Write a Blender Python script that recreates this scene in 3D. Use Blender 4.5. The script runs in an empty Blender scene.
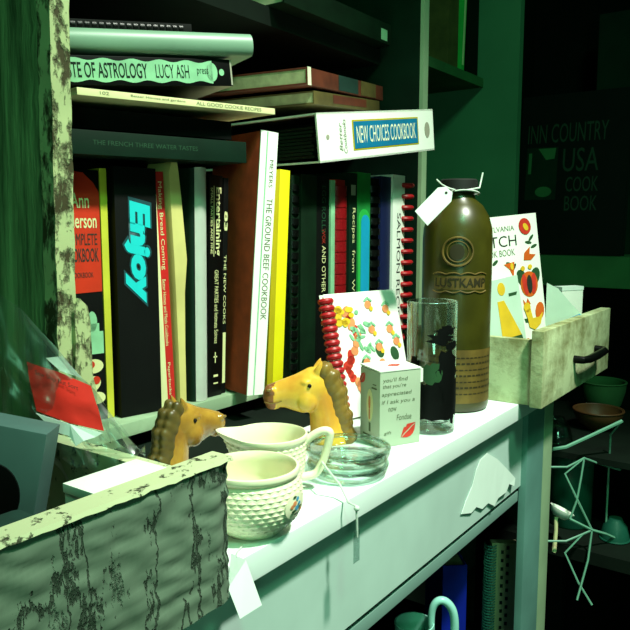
import bpy, bmesh, math, random
from mathutils import Matrix, Vector, noise

random.seed(7)
scene = bpy.context.scene
COL = scene.collection
V = Vector
R = math.radians


# ---------------------------------------------------------------- materials
def c(r, g, b):
    def f(v):
        v /= 255.0
        return v / 12.92 if v <= 0.04045 else ((v + 0.055) / 1.055) ** 2.4
    return (f(r), f(g), f(b), 1.0)


def new_mat(name):
    m = bpy.data.materials.new(name)
    m.use_nodes = True
    nt = m.node_tree
    return m, nt, nt.nodes['Principled BSDF'], nt.nodes, nt.links


def mat(name, col, rough=0.6, var=0.25, scale=25.0, bump=0.0, spec=0.4, metal=0.0, col2=None, stretch=None, detail=4.0):
    m, nt, p, N, L = new_mat(name)
    p.inputs['Roughness'].default_value = rough
    p.inputs['Specular IOR Level'].default_value = spec
    p.inputs['Metallic'].default_value = metal
    tc = N.new('ShaderNodeTexCoord')
    mp = N.new('ShaderNodeMapping')
    if stretch:
        mp.inputs['Scale'].default_value = stretch
    L.new(tc.outputs['Object'], mp.inputs['Vector'])
    nz = N.new('ShaderNodeTexNoise')
    nz.inputs['Scale'].default_value = scale
    nz.inputs['Detail'].default_value = detail
    L.new(mp.outputs['Vector'], nz.inputs['Vector'])
    rp = N.new('ShaderNodeValToRGB')
    a, b = rp.color_ramp.elements
    a.position, b.position = 0.35, 0.65
    dark = col2 if col2 else tuple(x * (1 - var) for x in col[:3]) + (1,)
    a.color, b.color = dark, col
    L.new(nz.outputs['Fac'], rp.inputs['Fac'])
    L.new(rp.outputs['Color'], p.inputs['Base Color'])
    if bump:
        bp = N.new('ShaderNodeBump')
        bp.inputs['Strength'].default_value = bump
        bp.inputs['Distance'].default_value = 0.002
        L.new(nz.outputs['Fac'], bp.inputs['Height'])
        L.new(bp.outputs['Normal'], p.inputs['Normal'])
    return m


def peeling(name, paint, wood, scale=18.0, lo=0.42, hi=0.5, stretch=(1, 1, 0.35), bump=0.8, crack=0.0):
    """old paint that flakes off in patches and shows the darker wood below"""
    m, nt, p, N, L = new_mat(name)
    p.inputs['Roughness'].default_value = 0.75
    p.inputs['Specular IOR Level'].default_value = 0.25
    tc = N.new('ShaderNodeTexCoord')
    mp = N.new('ShaderNodeMapping')
    mp.inputs['Scale'].default_value = stretch
    L.new(tc.outputs['Object'], mp.inputs['Vector'])
    nz = N.new('ShaderNodeTexNoise')
    nz.inputs['Scale'].default_value = scale
    nz.inputs['Detail'].default_value = 7
    nz.inputs['Roughness'].default_value = 0.65
    L.new(mp.outputs['Vector'], nz.inputs['Vector'])
    rp = N.new('ShaderNodeValToRGB')
    rp.color_ramp.elements[0].position = lo
    rp.color_ramp.elements[1].position = hi
    L.new(nz.outputs['Fac'], rp.inputs['Fac'])
    fac = rp.outputs['Color']
    if crack:
        vo = N.new('ShaderNodeTexVoronoi')
        vo.feature = 'DISTANCE_TO_EDGE'
        vo.inputs['Scale'].default_value = crack
        ad = N.new('ShaderNodeMixRGB')
        ad.inputs['Fac'].default_value = 0.06
        L.new(mp.outputs['Vector'], ad.inputs[1])
        L.new(nz.outputs['Color'], ad.inputs[2])
        L.new(ad.outputs['Color'], vo.inputs['Vector'])
        r2 = N.new('ShaderNodeValToRGB')
        r2.color_ramp.elements[0].position = 0.015
        r2.color_ramp.elements[1].position = 0.05
        L.new(vo.outputs['Distance'], r2.inputs['Fac'])
        mu = N.new('ShaderNodeMixRGB')
        mu.blend_type = 'MULTIPLY'
        mu.inputs['Fac'].default_value = 1.0
        L.new(rp.outputs['Color'], mu.inputs[1])
        L.new(r2.outputs['Color'], mu.inputs[2])
        fac = mu.outputs['Color']
    mx = N.new('ShaderNodeMixRGB')
    mx.inputs[1].default_value = wood
    mx.inputs[2].default_value = paint
    L.new(fac, mx.inputs['Fac'])
    L.new(mx.outputs['Color'], p.inputs['Base Color'])
    bp = N.new('ShaderNodeBump')
    bp.inputs['Strength'].default_value = bump
    bp.inputs['Distance'].default_value = 0.0025
    L.new(fac, bp.inputs['Height'])
    L.new(bp.outputs['Normal'], p.inputs['Normal'])
    return m


def thin_glass(name, tint, gloss=0.08, rough=0.03, edge=0.75):
    """clear glass or film: passes tinted light, mirrors more at grazing angles"""
    m, nt, p, N, L = new_mat(name)
    N.remove(p)
    out = N['Material Output']
    tr = N.new('ShaderNodeBsdfTransparent')
    tr.inputs['Color'].default_value = tint
    gl = N.new('ShaderNodeBsdfGlossy')
    gl.inputs['Roughness'].default_value = rough
    gl.inputs['Color'].default_value = (0.9, 1, 0.95, 1)
    lw = N.new('ShaderNodeLayerWeight')
    lw.inputs['Blend'].default_value = 0.35
    ma = N.new('ShaderNodeMath')
    ma.operation = 'MULTIPLY_ADD'
    ma.inputs[1].default_value = edge
    ma.inputs[2].default_value = gloss
    L.new(lw.outputs['Fresnel'], ma.inputs[0])
    mx = N.new('ShaderNodeMixShader')
    L.new(ma.outputs[0], mx.inputs['Fac'])
    L.new(tr.outputs[0], mx.inputs[1])
    L.new(gl.outputs[0], mx.inputs[2])
    L.new(mx.outputs[0], out.inputs['Surface'])
    return m


MT = {}
def mm(key, *a, **k):
    MT[key] = mat(key, *a, **k)


mm('white_paint', c(222, 236, 230), 0.45, 0.06, 9, 0.05)
mm('apron_paint', c(180, 206, 196), 0.5, 0.10, 14, 0.08)
mm('rail_paint', c(122, 156, 146), 0.5, 0.12, 14)
mm('teal_paint', c(96, 142, 132), 0.5, 0.2, 12, 0.1)
mm('pale_green_paint', c(150, 178, 140), 0.5, 0.2, 12, 0.1)
mm('shelf_paint', c(158, 186, 150), 0.6, 0.35, 22, 0.2)
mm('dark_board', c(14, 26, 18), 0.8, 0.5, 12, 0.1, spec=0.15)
mm('green_board', c(70, 120, 88), 0.85, 0.2, 6, 0.05)
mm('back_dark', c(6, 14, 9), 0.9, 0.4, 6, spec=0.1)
mm('floor_boards', c(40, 46, 36), 0.7, 0.5, 5, 0.1, stretch=(1, 6, 1))
mm('wall_plaster', c(34, 58, 42), 0.9, 0.3, 5)
mm('black_cover', c(8, 11, 9), 0.6, 0.3, 30, spec=0.12)
mm('black_gloss', c(6, 8, 7), 0.35, 0.3, 30, spec=0.2)
mm('dark_green', c(8, 34, 22), 0.55, 0.3, 26, spec=0.15)
mm('deep_green', c(10, 34, 18), 0.6, 0.4, 30, spec=0.15)
mm('paper', c(214, 208, 168), 0.8, 0.2, 60, stretch=(1, 1, 0.1))
mm('paper_grey', c(160, 166, 122), 0.8, 0.35, 60)
mm('cream', c(216, 214, 160), 0.6, 0.15, 20)
mm('tan_paper', c(206, 196, 120), 0.7, 0.28, 12)
mm('white_card', c(232, 238, 226), 0.5, 0.05, 15)
mm('white_gloss', c(228, 238, 224), 0.35, 0.05, 15)
mm('red_cover', c(190, 30, 24), 0.5, 0.2, 30)
mm('red_jacket', c(196, 46, 16), 0.5, 0.2, 26)
mm('red_label', c(206, 42, 32), 0.45, 0.2, 34)
mm('brown_cover', c(176, 66, 30), 0.75, 0.3, 60)
mm('yellow', c(226, 214, 20), 0.5, 0.08, 20)
mm('mustard', c(176, 160, 16), 0.5, 0.12, 20)
mm('yellow_edge', c(190, 190, 50), 0.6, 0.2, 20)
mm('navy', c(12, 24, 66), 0.5, 0.25, 30)
mm('blue', c(14, 34, 150), 0.4, 0.2, 30)
mm('green', c(28, 132, 56), 0.5, 0.3, 30)
mm('bright_green', c(40, 170, 70), 0.5, 0.1, 30)
mm('cyan', c(18, 150, 190), 0.5, 0.1, 30)
mm('cyan_letter', c(20, 190, 195), 0.5, 0.05, 30)
mm('teal_halo', c(8, 66, 72), 0.6, 0.2, 30)
mm('label_blue', c(8, 110, 150), 0.5, 0.15, 40)
mm('ink', c(24, 34, 26), 0.7, 0.1, 30)
mm('ink_soft', c(84, 96, 66), 0.7, 0.1, 30)
mm('letter_pale', c(206, 208, 150), 0.6, 0.1, 30)
mm('letter_white', c(224, 230, 196), 0.6, 0.1, 30)
mm('letter_faint', c(12, 46, 27), 0.6, 0.1, 30)
mm('letter_dim', c(22, 66, 40), 0.6, 0.1, 30)
mm('letter_red', c(150, 40, 24), 0.6, 0.1, 30)
mm('letter_grey', c(150, 150, 132), 0.6, 0.1, 30)
mm('pale_mint', c(130, 190, 145), 0.6, 0.25, 40)
mm('sage_roll', c(118, 152, 128), 0.4, 0.15, 16)
mm('comb_black', c(10, 14, 11), 0.35, 0.2, 20)
mm('comb_red', c(170, 24, 30), 0.4, 0.15, 20)
mm('comb_white', c(196, 210, 186), 0.4, 0.15, 20)
mm('comb_steel', c(88, 150, 140), 0.4, 0.2, 20)
mm('ceramic', c(232, 230, 196), 0.28, 0.05, 12, spec=0.5)
mm('horse', c(222, 178, 62), 0.28, 0.3, 30, col2=c(196, 134, 46))
mm('horse_brown', c(176, 136, 50), 0.2, 0.3, 30, col2=c(128, 90, 34), spec=0.6)
mm('horse_brown_hair', c(92, 78, 34), 0.4, 0.4, 60)
mm('horse_dark', c(132, 104, 44), 0.35, 0.4, 60)
mm('horse_nose', c(150, 92, 46), 0.35, 0.3, 80)
mm('stone', c(62, 60, 14), 0.32, 0.35, 26, 0.05, spec=0.5)
mm('stone_top', c(96, 74, 22), 0.3, 0.35, 26, 0.05)
mm('stone_label', c(104, 84, 30), 0.6, 0.4, 50)
mm('stone_ink', c(44, 38, 10), 0.6, 0.2, 50)
mm('cork', c(14, 18, 12), 0.7, 0.3, 30)
mm('tag_paper', c(220, 236, 226), 0.7, 0.05, 20)
mm('string', c(200, 214, 200), 0.8, 0.2, 90)
mm('steel', c(110, 160, 146), 0.35, 0.15, 40, metal=0.3)
mm('grey_box', c(66, 96, 92), 0.6, 0.2, 20)
mm('wood_beige', c(172, 152, 96), 0.7, 0.3, 30, stretch=(1, 1, 0.2))
mm('orange', c(206, 92, 24), 0.5, 0.15, 40)
mm('leaf', c(40, 78, 44), 0.5, 0.15, 40)
mm('motif_yellow', c(220, 180, 40), 0.5, 0.15, 40)
mm('motif_red', c(200, 52, 36), 0.5, 0.25, 60)
mm('motif_peach', c(222, 140, 90), 0.5, 0.25, 60)
mm('pale_blue', c(150, 200, 200), 0.6, 0.1, 30)
mm('box_card', c(168, 182, 158), 0.6, 0.06, 30)
mm('pale_card', c(186, 212, 192), 0.6, 0.08, 30)
mm('sky_blue', c(70, 150, 190), 0.6, 0.1, 30)
mm('clay', c(92, 60, 32), 0.5, 0.3, 30)
mm('jug_glaze', c(150, 214, 200), 0.3, 0.1, 30)
mm('spine_red_brown', c(92, 40, 20), 0.6, 0.4, 40)
mm('spine_teal', c(20, 52, 44), 0.6, 0.3, 40)
mm('olive_cover', c(84, 74, 34), 0.6, 0.35, 40)
mm('canister_teal', c(28, 92, 74), 0.4, 0.2, 20)
mm('wire_paint', c(110, 168, 142), 0.4, 0.15, 20)
mm('moss', c(46, 96, 52), 0.85, 0.3, 14)
MT['post_wood'] = peeling('post_wood', c(138, 170, 116), c(44, 60, 38), 34, 0.36, 0.66, (1.2, 1.2, 0.12), 0.5)
MT['post_edge'] = peeling('post_edge', c(160, 172, 124), c(58, 54, 32), 70, 0.42, 0.52, (1, 1, 0.5), 1.0)
MT['crackle'] = peeling('crackle', c(96, 114, 96), c(52, 66, 52), 44, 0.28, 0.38, (1.25, 1, 0.40), 1.0, crack=30)
MT['drawer_edge'] = peeling('drawer_edge', c(176, 184, 144), c(50, 54, 36), 110, 0.36, 0.42, (1, 1, 1), 0.7)
MT['drawer_white'] = peeling('drawer_white', c(190, 204, 158), c(120, 122, 78), 16, 0.36, 0.6, (1, 1, 1), 0.3)
MT['drawer_inside'] = mat('drawer_inside', c(60, 62, 42), 0.8, 0.4, 16)
MT['glass'] = thin_glass('glass', (0.93, 0.985, 0.965, 1), 0.05, 0.02, 0.7)
MT['glass_dish'] = thin_glass('glass_dish', (0.93, 0.985, 0.965, 1), 0.05, 0.02, 0.6)
MT['film'] = thin_glass('film', (0.88, 0.94, 0.91, 1), 0.05, 0.28, 0.35)
MT['clear_strip'] = thin_glass('clear_strip', (0.86, 0.95, 0.93, 1), 0.08, 0.2, 0.4)


# ---------------------------------------------------------------- mesh helpers
def box(bm, x0, y0, z0, x1, y1, z1, M=None, bevel=0.0):
    b2 = bmesh.new()
    bmesh.ops.create_cube(b2, size=1.0)
    for v in b2.verts:
        v.co = V((x0 + (v.co.x + .5) * (x1 - x0), y0 + (v.co.y + .5) * (y1 - y0), z0 + (v.co.z + .5) * (z1 - z0)))
    if bevel:
        bmesh.ops.bevel(b2, geom=b2.edges[:], offset=bevel, segments=2, affect='EDGES', profile=0.7)
    merge(bm, b2, M)
    return bm


def merge(bm, b2, M=None):
    if M is not None:
        b2.transform(M)
    me = bpy.data.meshes.new('tmp')
    b2.to_mesh(me)
    bm.from_mesh(me)
    bpy.data.meshes.remove(me)
    b2.free()


def lathe(bm, prof, n=40, M=None):
    """revolve (r, z) profile about Z"""
    b2 = bmesh.new()
    rows = []
    for r, z in prof:
        if r < 1e-6:
            rows.append([b2.verts.new((0, 0, z))])
        else:
            rows.append([b2.verts.new((r * math.cos(2 * math.pi * k / n), r * math.sin(2 * math.pi * k / n), z)) for k in range(n)])
    for a, b in zip(rows, rows[1:]):
        for k in range(n):
            k2 = (k + 1) % n
            if len(a) == 1 and len(b) > 1:
                b2.faces.new((a[0], b[k2], b[k]))
            elif len(b) == 1 and len(a) > 1:
                b2.faces.new((a[k], a[k2], b[0]))
            elif len(a) > 1:
                b2.faces.new((a[k], a[k2], b[k2], b[k]))
    bmesh.ops.recalc_face_normals(b2, faces=b2.faces[:])
    merge(bm, b2, M)
    return bm


def tube(bm, pts, r, n=8, M=None, closed=False, smooth=False):
    b2 = bmesh.new()
    pts = [V(p) for p in pts]
    if smooth and not closed:
        q, qr = [], []
        rr0 = r if isinstance(r, (list, tuple)) else [r] * len(pts)
        for i in range(len(pts) - 1):
            p0, p1, p2, p3 = pts[max(i - 1, 0)], pts[i], pts[i + 1], pts[min(i + 2, len(pts) - 1)]
            for j in range(6):
                t = j / 6
                q.append(.5 * (2 * p1 + (p2 - p0) * t + (2 * p0 - 5 * p1 + 4 * p2 - p3) * t * t + (3 * p1 - p0 - 3 * p2 + p3) * t ** 3))
                qr.append(rr0[i] * (1 - t) + rr0[i + 1] * t)
        q.append(pts[-1]); qr.append(rr0[-1])
        pts, r = q, qr
    rs = r if isinstance(r, (list, tuple)) else [r] * len(pts)
    rows = []
    ref = None
    cnt = len(pts)
    for i, p in enumerate(pts):
        if closed:
            t = pts[(i + 1) % cnt] - pts[i - 1]
        else:
            t = pts[min(i + 1, cnt - 1)] - pts[max(i - 1, 0)]
        t.normalize()
        if ref is None:
            ref = t.orthogonal().normalized()
        ref = (ref - t * ref.dot(t))
        if ref.length < 1e-6:
            ref = t.orthogonal()
        ref.normalize()
        bi = t.cross(ref)
        rows.append([b2.verts.new(p + (ref * math.cos(2 * math.pi * k / n) + bi * math.sin(2 * math.pi * k / n)) * rs[i]) for k in range(n)])
    pairs = list(zip(rows, rows[1:]))
    if closed:
        pairs.append((rows[-1], rows[0]))
    for a, b in pairs:
        for k in range(n):
            b2.faces.new((a[k], a[(k + 1) % n], b[(k + 1) % n], b[k]))
    if not closed:
        b2.faces.new(rows[0][::-1])
        b2.faces.new(rows[-1])
    bmesh.ops.recalc_face_normals(b2, faces=b2.faces[:])
    merge(bm, b2, M)
    return bm


def rings(bm, secs, n=20):
    """loft closed sections: each (centre, axis_u, axis_v) ellipse half axes"""
    b2 = bmesh.new()
    rows = []
    for cc, u, v in secs:
        cc, u, v = V(cc), V(u), V(v)
        rows.append([b2.verts.new(cc + u * math.cos(2 * math.pi * k / n) + v * math.sin(2 * math.pi * k / n)) for k in range(n)])
    for a, b in zip(rows, rows[1:]):
        for k in range(n):
            b2.faces.new((a[k], a[(k + 1) % n], b[(k + 1) % n], b[k]))
    b2.faces.new(rows[0][::-1])
    b2.faces.new(rows[-1])
    bmesh.ops.recalc_face_normals(b2, faces=b2.faces[:])
    merge(bm, b2)
    return bm


def prism(bm, pts, n0, n1, F):
    """polygon (u, v) pulled from n0 to n1 in frame F"""
    b2 = bmesh.new()
    a = [b2.verts.new((u, v, n0)) for u, v in pts]
    b = [b2.verts.new((u, v, n1)) for u, v in pts]
    b2.faces.new(a[::-1])
    b2.faces.new(b)
    k = len(pts)
    for i in range(k):
        b2.faces.new((a[i], a[(i + 1) % k], b[(i + 1) % k], b[i]))
    bmesh.ops.recalc_face_normals(b2, faces=b2.faces[:])
    merge(bm, b2, F)
    return bm


def ell(cx, cy, rx, ry, rot=0, n=18, a0=0, a1=360):
    cr, sr = math.cos(R(rot)), math.sin(R(rot))
    o = []
    full = abs(a1 - a0) >= 360
    for k in range(n if full else n + 1):
        t = R(a0 + (a1 - a0) * k / n)
        x, y = rx * math.cos(t), ry * math.sin(t)
        o.append((cx + x * cr - y * sr, cy + x * sr + y * cr))
    return o


def frame(o, U, W):
    """u along U, v along W, outwards normal = U x W"""
    U, W = V(U).normalized(), V(W).normalized()
    Nn = U.cross(W).normalized()
    m = Matrix.Identity(4)
    for i in range(3):
        m[i][0], m[i][1], m[i][2], m[i][3] = U[i], W[i], Nn[i], o[i]
    return m


def text(bm, body, u0, v0, w, h, F, bold=0.0, slant=0.0, off=0.00025, thick=0.0002, rot=0):
    """lettering fitted to the box u0..u0+w, v0..v0+h of frame F; rot=-90 reads downwards"""
    cu = bpy.data.curves.new('t', 'FONT')
    cu.body = body
    cu.size = 1.0
    cu.offset = bold
    cu.shear = slant
    cu.resolution_u = 3
    ob = bpy.data.objects.new('t', cu)
    COL.objects.link(ob)
    dg = bpy.context.evaluated_depsgraph_get()
    me = bpy.data.meshes.new_from_object(ob.evaluated_get(dg))
    bpy.data.objects.remove(ob)
    bpy.data.curves.remove(cu)
    b2 = bmesh.new()
    b2.from_mesh(me)
    bpy.data.meshes.remove(me)
    if not b2.verts:
        b2.free()
        return
    xs = [v.co.x for v in b2.verts]
    ys = [v.co.y for v in b2.verts]
    x0, x1, y0, y1 = min(xs), max(xs), min(ys), max(ys)
    for v in b2.verts:
        a = (v.co.x - x0) / (x1 - x0)
        b = (v.co.y - y0) / max(1e-6, y1 - y0)
        if rot == -90:
            v.co = V((u0 + b * w, v0 + (1 - a) * h, off))
        elif rot == 90:
            v.co = V((u0 + (1 - b) * w, v0 + a * h, off))
        else:
            v.co = V((u0 + a * w, v0 + b * h, off))
    merge(bm, b2, F)


def build(name, bm, m, parent=None, smooth=True, angle=40):
    me = bpy.data.meshes.new(name)
    bm.to_mesh(me)
    bm.free()
    ob = bpy.data.objects.new(name, me)
    COL.objects.link(ob)
    for x in (m if isinstance(m, (list, tuple)) else [m]):
        me.materials.append(MT[x] if isinstance(x, str) else x)
    if smooth:
        for p in me.polygons:
            p.use_smooth = True
        me.set_sharp_from_angle(angle=R(angle))
    if parent is not None:
        ob.parent = parent
    return ob


def tag(o, label, cat, group=None):
    o['label'] = label
    o['category'] = cat
    if group:
        o['group'] = group
    return o


def thing(name, label, cat, M, group=None):
    o = bpy.data.objects.new(name, None)
    o.empty_display_size = 0.02
    COL.objects.link(o)
    if not isinstance(M, Matrix):
        M = Matrix.Translation(V(M))
    o.location = M.to_translation()
    o.rotation_mode = 'QUATERNION'
    o.rotation_quaternion = M.to_quaternion()
    o.scale = M.to_scale()
    return tag(o, label, cat, group)


def struct(name, bm, m):
    o = build(name, bm, m, smooth=False)
    o['kind'] = 'structure'
    return o


def NB():
    return bmesh.new()


def part_box(name, m, parent, *a, bevel=0.0):
    return build(name, box(NB(), *a, bevel=bevel), m, parent)


def remeshed(ob, voxel, smooth_it=4):
    md = ob.modifiers.new('r', 'REMESH')
    md.mode = 'VOXEL'
    md.voxel_size = voxel
    md.use_smooth_shade = True
    s = ob.modifiers.new('s', 'SMOOTH')
    s.iterations = smooth_it
    s.factor = 0.5
    dg = bpy.context.evaluated_depsgraph_get()
    me = bpy.data.meshes.new_from_object(ob.evaluated_get(dg))
    ob.modifiers.clear()
    old = ob.data
    ob.data = me
    bpy.data.meshes.remove(old)
    for p in me.polygons:
        p.use_smooth = True
    return ob


# ---------------------------------------------------------------- the setting
struct('floor', box(NB(), -1.5, -2.5, -0.05, 3.2, 0.9, 0.0), 'floor_boards')
struct('wall_back', box(NB(), -1.5, 0.9, 0.0, 3.2, 1.0, 2.9), 'wall_plaster')
struct('wall_right', box(NB(), 3.1, -2.5, 0.0, 3.2, 0.9, 2.9), 'wall_plaster')

# ---------------------------------------------------------------- the counter
counter = thing('counter', 'white painted counter ledge with apron, in front of the bookcase', 'counter', (0.4, 0.306, 0))
def ct(name, m, x0, y0, z0, x1, y1, z1, bevel=0.0):
    return part_box(name, m, counter, x0 - .4, y0 - .306, z0, x1 - .4, y1 - .306, z1, bevel=bevel)
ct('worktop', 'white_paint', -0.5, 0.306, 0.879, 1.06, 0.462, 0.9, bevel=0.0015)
wb_ = ct('worktop_back', 'dark_board', -0.5, 0.4622, 0.879, 1.06, 0.86, 0.8999)  # dark colour stands in for the shade below the bookcase shelf
wb_['label'] = 'back half of the ledge, shade under the shelf put into its dark colour'
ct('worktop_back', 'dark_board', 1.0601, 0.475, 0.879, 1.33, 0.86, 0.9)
ct('apron', 'apron_paint', -0.5, 0.3195, 0.775, 0.917, 0.334, 0.8785)
rail = ct('rail', 'rail_paint', -0.5, 0.3225, 0.753, 0.917, 0.340, 0.767, bevel=0.001)
ct('groove', 'teal_paint', -0.5, 0.3345, 0.7672, 0.917, 0.339, 0.800)
leg = ct('leg', 'teal_paint', 0.917, 0.312, 0.0, 0.984, 0.322, 0.8785, bevel=0.001)
leg['label'] = 'teal painted front leg'
leg = ct('leg', 'pale_green_paint', 0.993, 0.314, 0.0, 1.03, 0.326, 0.8785, bevel=0.001)
leg['label'] = 'pale green strip beside the teal leg'
ct('leg', 'teal_paint', -0.48, 0.336, 0.0, -0.42, 0.36, 0.8785)
ct('back_panel', 'back_dark', -0.5, 0.845, 0.0, 1.09, 0.86, 0.8785)
ct('leg', 'teal_paint', 1.29, 0.80, 0.0, 1.33, 0.86, 0.8785)
ct('lower_shelf', 'dark_board', -0.5, 0.341, 0.43, 1.098, 0.845, 0.45)

# ---------------------------------------------------------------- the bookcase
case = thing('bookcase', 'weathered wooden bookcase of old cookbooks standing on the white counter', 'bookcase', (0.367, 0.5, 0.9))
def bc(name, m, x0, y0, z0, x1, y1, z1, bevel=0.0):
    return part_box(name, m, case, x0 - .367, y0 - .5, z0 - .9, x1 - .367, y1 - .5, z1 - .9, bevel=bevel)


def rough_panel(x0, x1, y0, y1, z0, z1, amp):
    bm = NB()
    nz, ny = 90, 20
    b2 = bmesh.new()
    loop_pts = [(x0, y1)] + [(x0, y1 + (y0 - y1) * k / ny) for k in range(1, ny)] + [(x0, y0), ((x0 + x1) / 2, y0), (x1, y0), (x1, y0 + .01), (x1, y0 + .03), (x1, y1)]
    rows = []
    for i in range(nz + 1):
        z = z0 + (z1 - z0) * i / nz
        row = []
        for (x, y) in loop_pts:
            nn = noise.noise(V((x * 60, y * 60, z * 45))) + 0.5 * noise.noise(V((x * 160, y * 160, z * 130)))
            k = amp if y < y0 + .02 else amp * 0.25
            row.append(b2.verts.new((x + nn * k + (z - 1.25) * .02 - .3675, y + nn * k * 0.8 - .5, z - .9)))
        rows.append(row)
    m = len(loop_pts)
    for a, b in zip(rows, rows[1:]):
        for k in range(m):
            f = b2.faces.new((a[k], a[(k + 1) % m], b[(k + 1) % m], b[k]))
            f.material_index = 0 if (k < ny - 1) else 1
    b2.faces.new(rows[0][::-1])
    b2.faces.new(rows[-1])
    bmesh.ops.recalc_face_normals(b2, faces=b2.faces[:])
    me = bpy.data.meshes.new('side_panel')
    b2.to_mesh(me)
    b2.free()
    return me
me = rough_panel(0.348, 0.3655, 0.5, 0.84, 0.9, 1.75, 0.0030)
me.materials.append(MT['post_wood'])
me.materials.append(MT['post_edge'])
for p in me.polygons:
    p.use_smooth = True
me.set_sharp_from_angle(angle=R(50))
o = bpy.data.objects.new('side_panel', me)
COL.objects.link(o)
o.parent = case
o['label'] = 'old left upright with pale flaking front edge'
b2 = NB()
rr = random.Random(4)
outl = [(.356 + rr.uniform(-.001, .001), .955 + .012 * k) for k in range(9)] + [(.362, 1.062)] + [(.3705 + .0030 * min(1, k / 3) + rr.uniform(-.0022, .0022), 1.055 - .012 * k) for k in range(9)]
prism(b2, [(u - .367, z - .9) for u, z in outl], -.0015, .004, frame((0, 0, 0), (1, 0, 0), (0, 0, 1)))
fl = build('paint_flake', b2, 'post_edge', o, smooth=False)
fl['label'] = 'loose pale flake of old paint'
bc('side_panel', 'dark_green', 1.010, 0.53, 0.9, 1.03, 0.84, 1.75)
edge = bc('edge_strip', 'pale_green_paint', 1.010, 0.524, 0.9, 1.026, 0.53, 1.75)
bc('shelf', 'shelf_paint', 0.379, 0.547, 0.916, 1.009, 0.84, 0.93, bevel=0.002)
bc('shelf', 'dark_board', 0.368, 0.60, 1.372, 1.009, 0.84, 1.395)
bc('back_panel', 'back_dark', 0.347, 0.84, 0.9, 1.03, 0.86, 1.75)

# its next bay to the right
bc('side_panel', 'green_board', 1.30, 0.483, 0.9003, 1.318, 0.84, 1.75)
bc('back_panel', 'green_board', 1.0301, 0.84, 0.9003, 1.318, 0.86, 1.75)
bc('shelf', 'moss', 1.0301, 0.55, 1.376, 1.2999, 0.84, 1.392)

# ---------------------------------------------------------------- books
def book(label, M, w, d, h, cover, pages='paper', hard=True, group=None, rounded=False, soft=0.0008, ins=None, cat='book', board=None, name='book'):
    """local x: thickness, y: depth away from the spine, z: height; spine faces -y"""
    root = thing(name, label, cat, M, group)
    b = 0.0022 if hard else soft
    bm = NB()
    if rounded:
        n = 12
        prof = []
        bul = min(w * 0.34, 0.014)
        for k in range(n + 1):
            t = math.pi * k / n
            prof.append((w / 2 - math.cos(t) * w / 2, -math.sin(t) * bul))
        inner = [(w / 2 - math.cos(math.pi * k / n) * (w / 2 - b), -math.sin(math.pi * k / n) * (bul - b)) for k in range(n + 1)]
        prof = [(0, d)] + prof + [(w, d)]
        inner = [(b, d)] + inner + [(w - b, d)]
        b2 = bmesh.new()
        g = [[[b2.verts.new((x, y, z)) for x, y in pl] for z in (0, h)] for pl in (prof, inner)]
        k = len(prof)
        for i in range(k - 1):
            b2.faces.new((g[0][0][i], g[0][0][i + 1], g[0][1][i + 1], g[0][1][i]))
            b2.faces.new((g[1][0][i], g[1][0][i + 1], g[1][1][i + 1], g[1][1][i]))
            b2.faces.new((g[0][0][i], g[0][0][i + 1], g[1][0][i + 1], g[1][0][i]))
            b2.faces.new((g[0][1][i], g[0][1][i + 1], g[1][1][i + 1], g[1][1][i]))
        for i in (0, k - 1):
            b2.faces.new((g[0][0][i], g[0][1][i], g[1][1][i], g[1][0][i]))
        bmesh.ops.recalc_face_normals(b2, faces=b2.faces[:])
        merge(bm, b2)
    else:
        bv = min(.0006, b * .4)
        box(bm, 0, 0, 0, w, b, h, bevel=bv)
        box(bm, 0, b * .5, 0, b, d, h, bevel=bv)
        box(bm, w - b, b * .5, 0, w, d, h, bevel=bv)
    cv = build('cover', bm, cover, root, angle=30)
    ins = ins if ins else (0.004 if hard else 0.0006)
    pg = build('pages', box(NB(), b + .0001, b + .0001, ins, w - b - .0001, d - ins, h - ins), pages, root)
    return root


def stand(x, y, yaw=0, lean=0, z=0.9305):
    return Matrix.Translation((x, y, z)) @ Matrix.Rotation(R(yaw), 4, 'Z') @ Matrix.Rotation(R(lean), 4, 'Y')


def lying(A, B, twist=0):
    """spine runs from the left bottom front corner A to the right one B; returns matrix and length"""
    A, B = V(A), V(B)
    e1 = (B - A)
    L = e1.length
    e1.normalize()
    e2 = V((0, 0, 1)).cross(e1).normalized()
    up = e1.cross(e2).normalized()
    m = Matrix.Identity(4)
    for i in range(3):
        m[i][0], m[i][1], m[i][2], m[i][3] = up[i], e2[i], -e1[i], B[i]
    return m, L


def spine_frame(h):
    """u across the spine (0..w), v up (0..h) on the front face"""
    return frame((0, 0, 0), (1, 0, 0), (0, 0, 1))


SF = spine_frame(0)
GS = 'cookbooks standing on the shelf'


def carrier(root):
    for ch in root.children:
        if ch.name.split('.')[0] in ('cover', 'body', 'card', 'paper', 'block', 'label_card'):
            return ch
    return root


def letters(root, m, *specs, name='lettering', F=None, **k):
    bm = NB()
    for s in specs:
        kw = dict(k)
        if isinstance(s[-1], dict):
            kw.update(s[-1])
            s = s[:-1]
        text(bm, *s, F or SF, **kw)
    return build(name, bm, m, carrier(root), smooth=False)


def shapes(root, m, polys, name='print', F=None, off=0.0001, thick=0.0003):
    bm = NB()
    for p in polys:
        prism(bm, p, off, off + thick, F or SF)
    return build(name, bm, m, carrier(root), smooth=False)


def rect(u0, v0, u1, v1):
    return [(u0, v0), (u1, v0), (u1, v1), (u0, v1)]


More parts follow.
